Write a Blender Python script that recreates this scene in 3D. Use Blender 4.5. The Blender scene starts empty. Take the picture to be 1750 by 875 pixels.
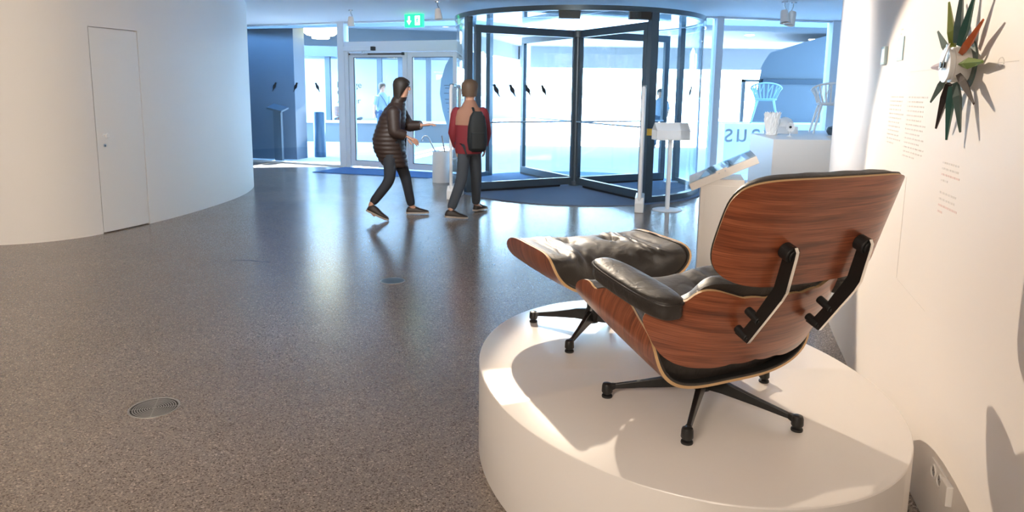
import bpy, bmesh, math, random
import numpy as np
from mathutils import Vector, Matrix
random.seed(7); rng = np.random.RandomState(5)
SC = bpy.context.scene
COL = SC.collection
PI = math.pi
R = math.radians

# ------------------------------------------------------------------ camera
F_PX, PITCH, ROLL, EYE = 1210.0, R(8.966), R(0.7097), 1.5
cam = bpy.data.cameras.new('camera'); cam.sensor_width = 36; cam.lens = 36 * F_PX / 1750
cam.shift_y = -0.05234; cam.clip_start = .05; cam.clip_end = 500
camo = bpy.data.objects.new('camera', cam); COL.objects.link(camo); SC.camera = camo
_f = Vector((0, math.cos(PITCH), -math.sin(PITCH))); _u = Vector((0, math.sin(PITCH), math.cos(PITCH))); _x = Vector((1, 0, 0))
_r = math.cos(ROLL) * _x + math.sin(ROLL) * _u; _uu = -math.sin(ROLL) * _x + math.cos(ROLL) * _u
camo.matrix_world = Matrix(((_r.x, _uu.x, -_f.x, 0), (_r.y, _uu.y, -_f.y, 0), (_r.z, _uu.z, -_f.z, EYE), (0, 0, 0, 1)))

# ------------------------------------------------------------------ sky, sun, lamps, exposure
SC.view_settings.view_transform = 'Standard'; SC.view_settings.look = 'None'
SC.view_settings.gamma = 1.0; SC.view_settings.use_curve_mapping = False
SC.view_settings.exposure = 0.0
SC.cycles.transparent_max_bounces = 64
W = bpy.data.worlds.new('sky'); SC.world = W; W.use_nodes = True
nt = W.node_tree; bg = nt.nodes['Background']
tc = nt.nodes.new('ShaderNodeTexCoord'); sp = nt.nodes.new('ShaderNodeSeparateXYZ'); cr = nt.nodes.new('ShaderNodeValToRGB')
nt.links.new(tc.outputs['Generated'], sp.inputs[0]); nt.links.new(sp.outputs['Z'], cr.inputs[0]); nt.links.new(cr.outputs[0], bg.inputs[0])
cr.color_ramp.elements[0].position = 0.0; cr.color_ramp.elements[0].color = (.62, .84, 1, 1)
cr.color_ramp.elements[1].position = .5; cr.color_ramp.elements[1].color = (.22, .52, 1, 1)
SKY = 27.0
bg.inputs[1].default_value = SKY

def lamp(kind, name, loc, energy, color=(1, .84, .66), aim=None, **kw):
    l = bpy.data.lights.new(name, kind); l.energy = energy; l.color = color
    for k, v in kw.items(): setattr(l, k, v)
    o = bpy.data.objects.new(name, l); COL.objects.link(o); o.location = loc
    if aim is not None: o.rotation_euler = (Vector(aim) - Vector(loc)).to_track_quat('-Z', 'Y').to_euler()
    return o
lamp('SUN', 'sun', (0, 60, 40), 150.0, (.82, .92, 1), aim=(-14, 2, 12), angle=R(.6))
WARM = (1, .85, .70)
lamp('SPOT', 'key_spot_lamp', (-.15, 6.0, 2.66), 840, (1, .84, .66), aim=(1.22, 2.5, .72), spot_size=R(39.5), spot_blend=.15, shadow_soft_size=.025)
for p, q, e, sz in (((-.6, -1.6, 2.6), (-4.3, 7.4, 1.3), 1150, 75), ((-2.6, -2.2, 2.6), (-2.2, 3.6, .3), 500, 110), ((-.2, -1.2, 2.6), (1.3, 2.6, .9), 140, 80), ((-4.5, .5, 2.6), (-5.2, 6.5, 1.2), 430, 90), ((-1.6, -1.4, 2.6), (-1.5, 3.4, 0), 560, 95)):
    lamp('SPOT', 'fill_spot_lamp', p, e, WARM, aim=q, spot_size=R(sz), spot_blend=1.0, shadow_soft_size=.55)  # unseen warm fill added around the camera to lift walls and floor

lamp('SPOT', 'wall_washer_lamp', (.75, 4.75, 2.62), 330, (1, .93, .86), aim=(2.20, 4.75, 1.55), spot_size=R(78), spot_blend=1.0, shadow_soft_size=.15)
for p, q, e, sz in (((1.0, 5.2, 2.6), (3.6, 9.0, 1.1), 330, 55), ((.2, 5.4, 2.6), (1.6, 9.3, .9), 260, 60), ((-1.6, 5.6, 2.6), (-1.3, 10.8, .7), 400, 65)):
    lamp('SPOT', 'fill_spot_lamp', p, e, (.92, .96, 1), aim=q, spot_size=R(sz), spot_blend=1.0, shadow_soft_size=.15)  # cool fill added to brighten the pedestal, gates and entrance, no fixtures

# ------------------------------------------------------------------ materials
def mat(name, col, rough=.5, metal=0.0, emit=None, spec=None, coat=0):
    m = bpy.data.materials.new(name); m.use_nodes = True; b = m.node_tree.nodes['Principled BSDF']
    b.inputs['Base Color'].default_value = (*col, 1); b.inputs['Roughness'].default_value = rough; b.inputs['Metallic'].default_value = metal
    if emit: b.inputs['Emission Color'].default_value = (*emit[:3], 1); b.inputs['Emission Strength'].default_value = emit[3]
    if spec is not None: b.inputs['Specular IOR Level'].default_value = spec
    if coat: b.inputs['Coat Weight'].default_value = coat; b.inputs['Coat Roughness'].default_value = .15
    return m
def nodes(m): return m.node_tree.nodes, m.node_tree.links, m.node_tree.nodes['Principled BSDF']
def add_bump(m, scale, strength, dist=.002, detail=3, coord='Object'):
    n, l, b = nodes(m); t = n.new('ShaderNodeTexCoord'); x = n.new('ShaderNodeTexNoise'); k = n.new('ShaderNodeBump')
    x.inputs['Scale'].default_value = scale; x.inputs['Detail'].default_value = detail; k.inputs['Strength'].default_value = strength; k.inputs['Distance'].default_value = dist
    l.new(t.outputs[coord], x.inputs['Vector']); l.new(x.outputs['Fac'], k.inputs['Height']); l.new(k.outputs[0], b.inputs['Normal']); return m
def ramp(n, stops):
    r = n.new('ShaderNodeValToRGB'); e = r.color_ramp.elements
    while len(e) > 1: e.remove(e[-1])
    e[0].position = stops[0][0]; e[0].color = (*stops[0][1], 1)
    for p, c in stops[1:]:
        q = e.new(p); q.color = (*c, 1)
    return r
M = {}
M['wall'] = add_bump(mat('white_plaster', (.80, .77, .74), .55), 60, .05)
M['wall_r'] = add_bump(mat('warm_white_plaster', (.80, .745, .69), .55), 60, .05)
M['ceil'] = add_bump(mat('ceiling_paint', (.88, .88, .88), .7), 40, .05)
M['door'] = mat('door_paint', (.79, .765, .735), .42)
M['plinth'] = mat('plinth_paint', (.76, .715, .67), .28, coat=.15)
M['white'] = mat('white_lacquer', (.82, .82, .81), .35)
M['cream'] = mat('cream_lacquer', (.80, .76, .71), .4)
M['alu_white'] = mat('white_aluminium', (.66, .74, .82), .35)
M['metal_dark'] = mat('dark_metal', (.075, .105, .13), .32, .3)  # base lifted and blued to carry the veiling glare over the frames
M['black'] = mat('black_plastic', (.012, .012, .013), .4)
M['chair_black'] = mat('black_enamel', (.010, .0095, .009), .38)
M['polish'] = mat('polished_aluminium', (.86, .84, .80), .16, 1.0)
M['steel'] = mat('brushed_steel', (.6, .62, .64), .3, 1.0)
M['grate'] = mat('grate_metal', (.36, .345, .33), .4, .35)
M['hole'] = mat('shaft_black', (.02, .02, .02), .8)
M['edge'] = mat('plywood_edge', (.62, .40, .20), .5)
M['stick'] = mat('decal_black', (.015, .018, .022), .6)
M['text'] = mat('grey_print', (.008, .011, .015), .6)
M['ink'] = mat('pale_grey_print', (.70, .655, .61), .7)
M['inkred'] = mat('pale_red_print', (.74, .58, .53), .7)
M['inkblue'] = mat('pale_blue_print', (.50, .66, .72), .7)
M['bluetext'] = mat('pale_blue_foil', (.45, .64, .80), .5)
M['lampglow'] = mat('lamp_glow', (1, .9, .5), .5, emit=(1, .86, .42, 9))
M['disc'] = mat('reflected_lamp_glow', (1, 1, 1), .5, emit=(1, .97, .92, 12))
M['exitgreen'] = mat('exit_sign_green', (.02, .5, .18), .5, emit=(.02, .80, .30, 1.6))
M['exitwhite'] = mat('exit_sign_white', (1, 1, 1), .5, emit=(.9, 1, .95, 2.2))
M['mat_blue'] = add_bump(mat('blue_doormat', (.055, .16, .38), .95), 220, .6, .004)
M['mat_grey'] = add_bump(mat('grey_doormat', (.14, .19, .28), .95), 220, .6, .004)
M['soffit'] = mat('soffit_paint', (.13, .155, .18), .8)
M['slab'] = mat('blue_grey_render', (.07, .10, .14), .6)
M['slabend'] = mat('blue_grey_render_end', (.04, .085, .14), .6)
M['outwhite'] = mat('outdoor_white', (.82, .84, .86), .7)
M['outgrey'] = mat('outdoor_grey', (.13, .135, .14), .8)
M['outframe'] = mat('outdoor_frame', (.075, .10, .125), .6)
M['gable'] = mat('gable_cladding', (.10, .15, .21), .7)
M['gable_shadow'] = mat('gable_ledge_shadow', (.035, .07, .115), .7)
M['leafsign'] = mat('pale_leaf_panel', (.13, .17, .20), .6)
M['chair_reflection'] = mat('pale_reflection_lacquer', (.30, .42, .50), .5)
M['reflected_stand'] = mat('dark_blue_reflection', (.03, .055, .085), .6)
M['bin'] = mat('blue_steel', (.03, .08, .14), .35, .2)
M['skin'] = mat('skin', (.55, .30, .20), .5)
M['hair'] = mat('dark_hair', (.02, .014, .01), .6)
M['brownhair'] = mat('brown_hair', (.10, .06, .035), .6)
M['coat'] = mat('brown_black_quilt', (.028, .015, .011), .55)
M['trouser'] = mat('dark_trousers', (.02, .023, .03), .8)
M['jean'] = mat('grey_jeans', (.055, .065, .08), .85)
M['shoe'] = mat('dark_shoe', (.03, .022, .018), .5)
M['sole'] = mat('pale_sole', (.4, .34, .28), .7)
M['red'] = mat('red_jacket', (.20, .018, .025), .75)
M['tan'] = mat('tan_jacket_yoke', (.34, .17, .11), .75)
M['bag'] = mat('black_backpack', (.012, .016, .018), .7)
M['shirt'] = mat('light_blue_shirt', (.24, .34, .46), .8)
M['navy'] = mat('navy_cloth', (.03, .07, .14), .8)
M['yellow'] = mat('yellow_sticker', (.85, .48, .05), .5)
M['cane'] = mat('cane_varnish', (.30, .26, .24), .4)
M['rubber'] = mat('black_rubber', (.008, .008, .008), .55)
for nm, c in dict(olive=(.17, .21, .02), teal=(.035, .12, .10), slate=(.07, .12, .12), orange=(.52, .10, .018), green=(.14, .22, .025), brown=(.045, .028, .022),
                  darkgreen=(.045, .085, .075), black=(.022, .012, .012), grey=(.09, .14, .125), lilac=(.55, .47, .52)).items():
    M['spike_' + nm] = mat('spike_' + nm, c, .42)

# floor: ground concrete with aggregate specks
m = mat('polished_concrete', (.2, .16, .13), .3); n, l, b = nodes(m); M['floor'] = m
t = n.new('ShaderNodeTexCoord')
n1 = n.new('ShaderNodeTexNoise'); n1.inputs['Scale'].default_value = .9; n1.inputs['Detail'].default_value = 4
v1 = n.new('ShaderNodeTexVoronoi'); v1.inputs['Scale'].default_value = 170; v1.inputs['Randomness'].default_value = 1
v2 = n.new('ShaderNodeTexNoise'); v2.inputs['Scale'].default_value = 150; v2.inputs['Detail'].default_value = 2
for x in (n1, v1, v2): l.new(t.outputs['Object'], x.inputs['Vector'])
base = ramp(n, [(.3, (.228, .184, .151)), (.7, (.280, .228, .190))]); l.new(n1.outputs['Fac'], base.inputs[0])
sepc = n.new('ShaderNodeSeparateColor'); l.new(v1.outputs['Color'], sepc.inputs[0])
sp1 = ramp(n, [(.0, (.30, .28, .26)), (.16, (.62, .60, .58)), (.26, (1, 1, 1)), (.86, (1, 1, 1)), (.93, (1.45, 1.45, 1.42)), (1, (1.9, 1.9, 1.86))]); l.new(sepc.outputs[0], sp1.inputs[0])
sp2 = ramp(n, [(.32, (.72, .72, .72)), (.5, (1, 1, 1)), (.68, (1.2, 1.2, 1.2))]); l.new(v2.outputs['Fac'], sp2.inputs[0])
mx = n.new('ShaderNodeMix'); mx.data_type = 'RGBA'; mx.blend_type = 'MULTIPLY'; mx.inputs[0].default_value = 1
l.new(base.outputs[0], mx.inputs[6]); l.new(sp1.outputs[0], mx.inputs[7])
mx2 = n.new('ShaderNodeMix'); mx2.data_type = 'RGBA'; mx2.blend_type = 'MULTIPLY'; mx2.inputs[0].default_value = 1
l.new(mx.outputs[2], mx2.inputs[6]); l.new(sp2.outputs[0], mx2.inputs[7]); l.new(mx2.outputs[2], b.inputs['Base Color'])
rr = n.new('ShaderNodeMapRange'); rr.inputs[3].default_value = .21; rr.inputs[4].default_value = .25; l.new(n1.outputs['Fac'], rr.inputs[0]); l.new(rr.outputs[0], b.inputs['Roughness'])
b.inputs['Specular IOR Level'].default_value = .95

# outdoor paving with long joint lines
m = mat('outdoor_paving', (.5, .5, .5), .7); n, l, b = nodes(m); M['paving'] = m
t = n.new('ShaderNodeTexCoord'); w = n.new('ShaderNodeTexWave'); w.wave_type = 'BANDS'; w.bands_direction = 'Y'; w.inputs['Scale'].default_value = 1.6; w.inputs['Distortion'].default_value = .3
l.new(t.outputs['Object'], w.inputs['Vector']); q = ramp(n, [(0, (.36, .37, .39)), (.08, (.54, .55, .57)), (1, (.60, .61, .63))]); l.new(w.outputs['Fac'], q.inputs[0]); l.new(q.outputs[0], b.inputs['Base Color'])

# rosewood veneer, grain along u of the UV map (metres)
def wood(name, seed):
    m = mat(name, (.2, .06, .03), .33, coat=.25); n, l, b = nodes(m)
    uv = n.new('ShaderNodeUVMap'); mp = n.new('ShaderNodeMapping'); mp.inputs['Location'].default_value = (seed, seed * 2.3, 0); mp.inputs['Scale'].default_value = (1.3, 26, 1)
    l.new(uv.outputs[0], mp.inputs[0])
    a = n.new('ShaderNodeTexNoise'); a.inputs['Scale'].default_value = 1.4; a.inputs['Detail'].default_value = 5; a.inputs['Roughness'].default_value = .6; a.inputs['Distortion'].default_value = .5
    mp2 = n.new('ShaderNodeMapping'); mp2.inputs['Location'].default_value = (seed, seed, 0); mp2.inputs['Scale'].default_value = (3, 150, 1); l.new(uv.outputs[0], mp2.inputs[0])
    c = n.new('ShaderNodeTexNoise'); c.inputs['Scale'].default_value = 2.2; c.inputs['Detail'].default_value = 3
    l.new(mp.outputs[0], a.inputs['Vector']); l.new(mp2.outputs[0], c.inputs['Vector'])
    r1 = ramp(n, [(.30, (.105, .028, .014)), (.42, (.205, .055, .023)), (.52, (.280, .080, .034)), (.70, (.345, .108, .048))]); l.new(a.outputs['Fac'], r1.inputs[0])
    r2 = ramp(n, [(.35, (.62, .58, .55)), (.6, (1.08, 1.05, 1.02))]); l.new(c.outputs['Fac'], r2.inputs[0])
    x = n.new('ShaderNodeMix'); x.data_type = 'RGBA'; x.blend_type = 'MULTIPLY'; x.inputs[0].default_value = 1
    l.new(r1.outputs[0], x.inputs[6]); l.new(r2.outputs[0], x.inputs[7]); l.new(x.outputs[2], b.inputs['Base Color']); return m
M['wood1'] = wood('rosewood_upper', 3.1); M['wood2'] = wood('rosewood_lower', 8.7); M['wood3'] = wood('rosewood_seat', 14.3); M['wood4'] = wood('rosewood_ottoman', 21.9)
m = mat('black_leather', (.018, .0135, .011), .50, spec=.75); n, l, b = nodes(m); M['leather'] = m
t = n.new('ShaderNodeTexCoord'); x1 = n.new('ShaderNodeTexNoise'); x1.inputs['Scale'].default_value = 16; x1.inputs['Detail'].default_value = 3; x1.inputs['Distortion'].default_value = .8
x2 = n.new('ShaderNodeTexVoronoi'); x2.inputs['Scale'].default_value = 420
k1 = n.new('ShaderNodeBump'); k1.inputs['Strength'].default_value = .35; k1.inputs['Distance'].default_value = .012
k2 = n.new('ShaderNodeBump'); k2.inputs['Strength'].default_value = .25; k2.inputs['Distance'].default_value = .0008
l.new(t.outputs['Object'], x1.inputs['Vector']); l.new(t.outputs['Object'], x2.inputs['Vector'])
l.new(x1.outputs['Fac'], k1.inputs['Height']); l.new(x2.outputs['Distance'], k2.inputs['Height']); l.new(k1.outputs[0], k2.inputs['Normal']); l.new(k2.outputs[0], b.inputs['Normal'])

def glass(name, tint):
    m = bpy.data.materials.new(name); m.use_nodes = True; n, l = m.node_tree.nodes, m.node_tree.links; n.clear()
    o = n.new('ShaderNodeOutputMaterial'); mx = n.new('ShaderNodeMixShader'); tr = n.new('ShaderNodeBsdfTransparent'); g = n.new('ShaderNodeBsdfGlossy')
    ge = n.new('ShaderNodeNewGeometry'); dt = n.new('ShaderNodeVectorMath'); dt.operation = 'DOT_PRODUCT'
    def mth(op, a_, b_=None):
        x = n.new('ShaderNodeMath'); x.operation = op
        for i, q in enumerate((a_, b_)):
            if q is None: continue
            if isinstance(q, (int, float)): x.inputs[i].default_value = q
            else: l.new(q, x.inputs[i])
        return x.outputs[0]
    l.new(ge.outputs['Incoming'], dt.inputs[0]); l.new(ge.outputs['Normal'], dt.inputs[1])
    c = mth('ABSOLUTE', dt.outputs['Value']); fr = mth('ADD', mth('MULTIPLY', mth('POWER', mth('SUBTRACT', 1.0, c), 5.0), .9), .04)
    tr.inputs[0].default_value = (*tint, 1); g.inputs['Roughness'].default_value = .0
    l.new(fr, mx.inputs[0]); l.new(tr.outputs[0], mx.inputs[1]); l.new(g.outputs[0], mx.inputs[2]); l.new(mx.outputs[0], o.inputs[0]); return m
M['glass'] = glass('window_glass', (.93, .97, .985)); M['glass2'] = glass('door_glass', (.95, .985, .99))

# ------------------------------------------------------------------ mesh helpers
class MB:
    def __init__(s): s.v = []; s.f = []; s.mi = []
    def add(s, v, f, mi=0):
        o = len(s.v); s.v += [tuple(map(float, p)) for p in v]; s.f += [tuple(i + o for i in q) for q in f]; s.mi += [mi] * len(f); return s
    def box(s, a, b, mi=0, mtx=None):
        (x0, y0, z0), (x1, y1, z1) = a, b
        v = [(x0, y0, z0), (x1, y0, z0), (x1, y1, z0), (x0, y1, z0), (x0, y0, z1), (x1, y0, z1), (x1, y1, z1), (x0, y1, z1)]
        if mtx is not None: v = [tuple(mtx @ Vector(p)) for p in v]
        return s.add(v, [(3, 2, 1, 0), (4, 5, 6, 7), (0, 1, 5, 4), (1, 2, 6, 5), (2, 3, 7, 6), (3, 0, 4, 7)], mi)
    def rings(s, rings, cap0=True, cap1=True, mi=0, closed=False):
        k = len(rings[0]); v = [p for r in rings for p in r]; f = []
        n = len(rings)
        for i in range(n if closed else n - 1):
            j = (i + 1) % n
            for q in range(k): f.append((i * k + q, i * k + (q + 1) % k, j * k + (q + 1) % k, j * k + q))
        if cap0 and not closed: f.append(tuple(range(k))[::-1])
        if cap1 and not closed: f.append(tuple((n - 1) * k + q for q in range(k)))
        return s.add(v, f, mi)
    def tube(s, pts, rad, k=10, mi=0, closed=False, caps=True, flat=None):
        pts = [Vector(p) for p in pts]; n = len(pts)
        if not hasattr(rad, '__len__'): rad = [rad] * n
        rings = []; up = None
        for i, p in enumerate(pts):
            if closed: d = pts[(i + 1) % n] - pts[i - 1]
            else: d = pts[min(i + 1, n - 1)] - pts[max(i - 1, 0)]
            d.normalize()
            if up is None: up = Vector((0, 0, 1)) if abs(d.z) < .9 else Vector((1, 0, 0))
            a = d.cross(up).normalized(); up2 = a.cross(d).normalized(); up = up2
            fx, fy = flat if flat else (1, 1)
            rings.append([tuple(p + rad[i] * (fx * math.cos(2 * PI * q / k) * a + fy * math.sin(2 * PI * q / k) * up2)) for q in range(k)])
        return s.rings(rings, caps, caps, mi, closed)
    def cyl(s, c, r, h, k=24, mi=0, r2=None, axis='z'):
        r2 = r if r2 is None else r2; c = Vector(c)
        A = {'z': (Vector((1, 0, 0)), Vector((0, 1, 0)), Vector((0, 0, 1))), 'y': (Vector((0, 0, 1)), Vector((1, 0, 0)), Vector((0, 1, 0))), 'x': (Vector((0, 1, 0)), Vector((0, 0, 1)), Vector((1, 0, 0)))}
        a, b_, d = A[axis] if isinstance(axis, str) else axis
        rg = [[tuple(c + rad * (math.cos(2 * PI * q / k) * a + math.sin(2 * PI * q / k) * b_) + d * z) for q in range(k)] for rad, z in ((r, 0), (r2, h))]
        return s.rings(rg, mi=mi)
    def lathe(s, prof, c=(0, 0, 0), k=32, mi=0):
        rg = [[(c[0] + r * math.cos(2 * PI * q / k), c[1] + r * math.sin(2 * PI * q / k), c[2] + z) for q in range(k)] for r, z in prof]
        return s.rings(rg, mi=mi)
    def prism(s, poly, d, mi=0, f=None):
        # poly of 3-D points, extruded by vector d
        n = len(poly); d = Vector(d); v = [tuple(Vector(p)) for p in poly] + [tuple(Vector(p) + d) for p in poly]
        fs = [tuple(range(n))[::-1], tuple(range(n, 2 * n))] + [(i, (i + 1) % n, n + (i + 1) % n, n + i) for i in range(n)]
        return s.add(v, fs, mi)
    def ell(s, c, r, k=14, j=9, mi=0):
        rg = []
        for i in range(1, j):
            a = PI * i / j; rg.append([(c[0] + r[0] * math.sin(a) * math.cos(2 * PI * q / k), c[1] + r[1] * math.sin(a) * math.sin(2 * PI * q / k), c[2] - r[2] * math.cos(a)) for q in range(k)])
        return s.rings(rg, mi=mi)
    def build(s, name, mats, parent=None, smooth=None, loc=None, rot=None):
        me = bpy.data.meshes.new(name); me.from_pydata(s.v, [], s.f)
        mats = mats if isinstance(mats, (list, tuple)) else [mats]
        for m in mats: me.materials.append(M[m] if isinstance(m, str) else m)
        me.polygons.foreach_set('material_index', s.mi); me.update()
        bm = bmesh.new(); bm.from_mesh(me); bmesh.ops.recalc_face_normals(bm, faces=bm.faces); bm.to_mesh(me); bm.free()
        if smooth is not None:
            me.polygons.foreach_set('use_smooth', [True] * len(me.polygons)); me.set_sharp_from_angle(angle=R(smooth))
        o = bpy.data.objects.new(name, me); COL.objects.link(o)
        if parent: o.parent = parent
        if loc: o.location = loc
        if rot: o.rotation_euler = rot
        return o
def tag(o, label=None, cat=None, group=None, kind=None):
    if label: o['label'] = label
    if cat: o['category'] = cat
    if group: o['group'] = group
    if kind: o['kind'] = kind
    return o
def empty(name, loc=(0, 0, 0), rz=0, label=None, cat=None, group=None):
    o = bpy.data.objects.new(name, None); COL.objects.link(o); o.location = loc; o.rotation_euler = (0, 0, rz); o.empty_display_size = .1
    return tag(o, label, cat, group)
def copy_tree(o, parent=None):
    c = o.copy(); COL.objects.link(c)
    if parent: c.parent = parent
    for ch in list(o.children): copy_tree(ch, c)
    return c
def bevel(o, w, seg=2, ang=35):
    md = o.modifiers.new('bevel', 'BEVEL'); md.width = w; md.segments = seg; md.limit_method = 'ANGLE'; md.angle_limit = R(ang); return o
def text_mesh(body, size, name, m, parent=None, mtx=None, depth=.002, align='LEFT', spacing=1.0, track=1.0):
    c = bpy.data.curves.new(name, 'FONT'); c.body = body; c.size = size; c.extrude = depth / 2; c.align_x = align; c.space_line = spacing; c.space_character = track
    o = bpy.data.objects.new(name, c); COL.objects.link(o); bpy.context.view_layer.update()
    me = bpy.data.meshes.new_from_object(o.evaluated_get(bpy.context.evaluated_depsgraph_get())); bpy.data.objects.remove(o)
    me.materials.clear(); me.materials.append(M[m]); me.name = name
    r = bpy.data.objects.new(name, me); COL.objects.link(r)
    if parent: r.parent = parent
    if mtx is not None: r.matrix_local = mtx
    return r

# ================================================================== SETTING
CZ = 2.735
# right wall plan curve
def wall_r_curve():
    hd = lambda Y: R(np.interp(Y, [-4, 2.5, 4.2, 5.0, 5.8, 7, 8, 9], [14, 15, 16.5, 20, 24.5, 38, 60, 85]))
    pts = [np.array([1.88, 3.74])]; P = pts[0].copy()
    while P[1] < 8.6 and len(pts) < 2000:
        t = hd(P[1]); P = P + .02 * np.array([math.sin(t), math.cos(t)]); pts.append(P)
    P = np.array([1.88, 3.74]); back = []
    while P[1] > -3.5:
        t = hd(P[1]); P = P - .02 * np.array([math.sin(t), math.cos(t)]); back.append(P)
    return np.array(back[::-1] + pts)
WR = wall_r_curve()
def wr_at(s):
    i = s / .02; j = int(i); p = WR[j] * (1 - (i - j)) + WR[j + 1] * (i - j); d = WR[j + 1] - WR[j]; d = d / np.hypot(*d); return p, d
def wall_strip(name, pts, thick_dir, m, z0=0, z1=CZ, th=.14):
    mb = MB(); n = len(pts); pts = np.array(pts); tg = np.gradient(pts, axis=0); tg /= np.linalg.norm(tg, axis=1)[:, None]
    nr = np.stack([-tg[:, 1], tg[:, 0]], 1) * thick_dir; out = pts + nr * th
    v = []; f = []
    for i in range(n): v += [(*pts[i], z0), (*pts[i], z1), (*out[i], z1), (*out[i], z0)]
    for i in range(n - 1):
        a = 4 * i; c = a + 4
        for q in range(4): f.append((a + q, a + (q + 1) % 4, c + (q + 1) % 4, c + q))
    f += [(0, 1, 2, 3), tuple(4 * (n - 1) + q for q in (3, 2, 1, 0))]
    mb.add(v, f); o = mb.build(name, m, smooth=30); o['kind'] = 'structure'; return o
wall_right = wall_strip('wall_right', WR[::8], -1, 'wall_r')
# left wall: bulging plan curve through the measured floor line
ctrl = [(-7.6, 6.95), (-6.9, 6.62), (-6.1, 6.45), (-5.4, 6.42), (-4.83, 6.53), (-4.56, 6.65), (-4.35, 6.83), (-4.186, 7.097), (-3.99, 7.69), (-3.85, 8.43), (-3.775, 9.4), (-3.83, 10.2), (-4.05, 11.0), (-4.5, 11.7), (-5.3, 12.2), (-6.5, 12.5)]
def spline(C, n):
    C = np.array(C, float); out = []
    for i in range(len(C) - 1):
        p0 = C[max(i - 1, 0)]; p1 = C[i]; p2 = C[i + 1]; p3 = C[min(i + 2, len(C) - 1)]
        for t in np.linspace(0, 1, n, endpoint=False):
            out.append(.5 * ((2 * p1) + (-p0 + p2) * t + (2 * p0 - 5 * p1 + 4 * p2 - p3) * t * t + (-p0 + 3 * p1 - 3 * p2 + p3) * t ** 3))
    out.append(C[-1]); return np.array(out)
WL0 = spline(ctrl, 40)
for _ in range(60): WL0[1:-1] = .25 * WL0[:-2] + .5 * WL0[1:-1] + .25 * WL0[2:]
seg = np.r_[0, np.cumsum(np.hypot(*np.diff(WL0, axis=0).T))]; WLs = np.arange(0, seg[-1], .03); WL = np.stack([np.interp(WLs, seg, WL0[:, i]) for i in (0, 1)], 1)
# door position along the curve (jambs nearest to the measured feet)
ia = int(np.argmin(np.hypot(*(WL - [-4.192, 7.11]).T))); ib = int(np.argmin(np.hypot(*(WL - [-3.99, 7.69]).T)))
DH = 2.065
mb = MB()
def strip(mb, P, z0, z1, off0, off1, side=1):
    tg = np.gradient(P, axis=0); tg /= np.linalg.norm(tg, axis=1)[:, None]; nr = np.stack([-tg[:, 1], tg[:, 0]], 1)
    a = P + nr * off0; c = P + nr * off1; v = []; f = []
    for i in range(len(P)): v += [(*a[i], z0), (*a[i], z1), (*c[i], z1), (*c[i], z0)]
    for i in range(len(P) - 1):
        for q in range(4): f.append((4 * i + q, 4 * i + (q + 1) % 4, 4 * i + 4 + (q + 1) % 4, 4 * i + 4 + q))
    k = 4 * (len(P) - 1); f += [(0, 1, 2, 3), (k + 3, k + 2, k + 1, k)]; mb.add(v, f)
strip(mb, WL[:ia + 1], 0, CZ, 0, .16); strip(mb, WL[ib:], 0, CZ, 0, .16)
strip(mb, WL[ia:ib + 1], DH + .010, CZ, 0, .16); strip(mb, WL[ia:ib + 1], 0, DH + .010, .05, .16)
wl = mb.build('wall_left', 'wall', smooth=30); wl['kind'] = 'structure'
def resample(P, trim):
    s = np.r_[0, np.cumsum(np.hypot(*np.diff(P, axis=0).T))]; u = np.linspace(trim, s[-1] - trim, 24); return np.stack([np.interp(u, s, P[:, i]) for i in (0, 1)], 1)
DP = resample(WL[ia:ib + 1], .009)
mb = MB(); strip(mb, DP, .012, DH, .003, .05); door1 = mb.build('door_1', 'door', smooth=30); door1['kind'] = 'structure'
pk = DP[2]; tk = DP[3] - DP[1]; tk /= np.hypot(*tk); nk = Vector((tk[1], -tk[0], 0))   # towards the room
T3 = Vector((tk[0], tk[1], 0)); Z3 = Vector((0, 0, 1))
ax = (T3, Z3, nk)
kb = Vector((*(pk + tk * .03), 1.0))
mb = MB()
for r0, r1, z0, h in ((.022, .022, 0, .006), (.010, .010, .006, .03), (.018, .026, .034, .012), (.026, .018, .046, .012)): mb.cyl(kb + nk * z0, r0, h, 20, r2=r1, axis=ax)
mb.build('door_knob', 'white', door1, 40)
mb = MB(); kc = kb - Z3 * .10; mb.cyl(kc, .016, .005, 18, axis=ax); mb.cyl(kc + nk * .005, .006, .002, 10, 1, axis=ax)
mb.prism([kc + nk * .005 + T3 * a + Z3 * c for a, c in ((-.003, 0), (.003, 0), (.005, -.013), (-.005, -.013))], nk * .002, 1); mb.build('keyhole_plate', ['steel', 'black'], door1)
# floor and ceiling
LA0, LAd = np.array([-3.24, 13.70]), np.array([.923, -.385]) / math.hypot(.923, .385)
LB0, LBd = np.array([3.38, 11.94]), np.array([.978, .209]) / math.hypot(.978, .209)
pA = LA0 - LAd * 5.1; pB = LA0 + LAd * 2.62; pC = LB0 - LBd * 1.0; pD = LB0 + LBd * 5.2
poly = [(-8, -4), (8.5, -4), (8.5, pD[1]), tuple(pC), tuple(pB), (pA[0], pA[1]), (-8, pA[1])]
mb = MB(); mb.prism([(x, y, -.12) for x, y in poly], (0, 0, .12)); o = mb.build('floor', 'floor'); o['kind'] = 'structure'
mb = MB(); mb.prism([(x, y, CZ) for x, y in poly], (0, 0, .2)); o = mb.build('ceiling', 'ceil'); o['kind'] = 'structure'
for nm, a, c in (('wall_back', (-8, -4.15, 0), (8.5, -4, CZ)), ('wall_outer_left', (-8.15, -4, 0), (-8, pA[1], CZ)), ('wall_outer_right', (8.5, -4, 0), (8.65, pD[1], CZ))):
    mb = MB(); mb.box(a, c); o = mb.build(nm, 'wall'); o['kind'] = 'structure'

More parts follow.
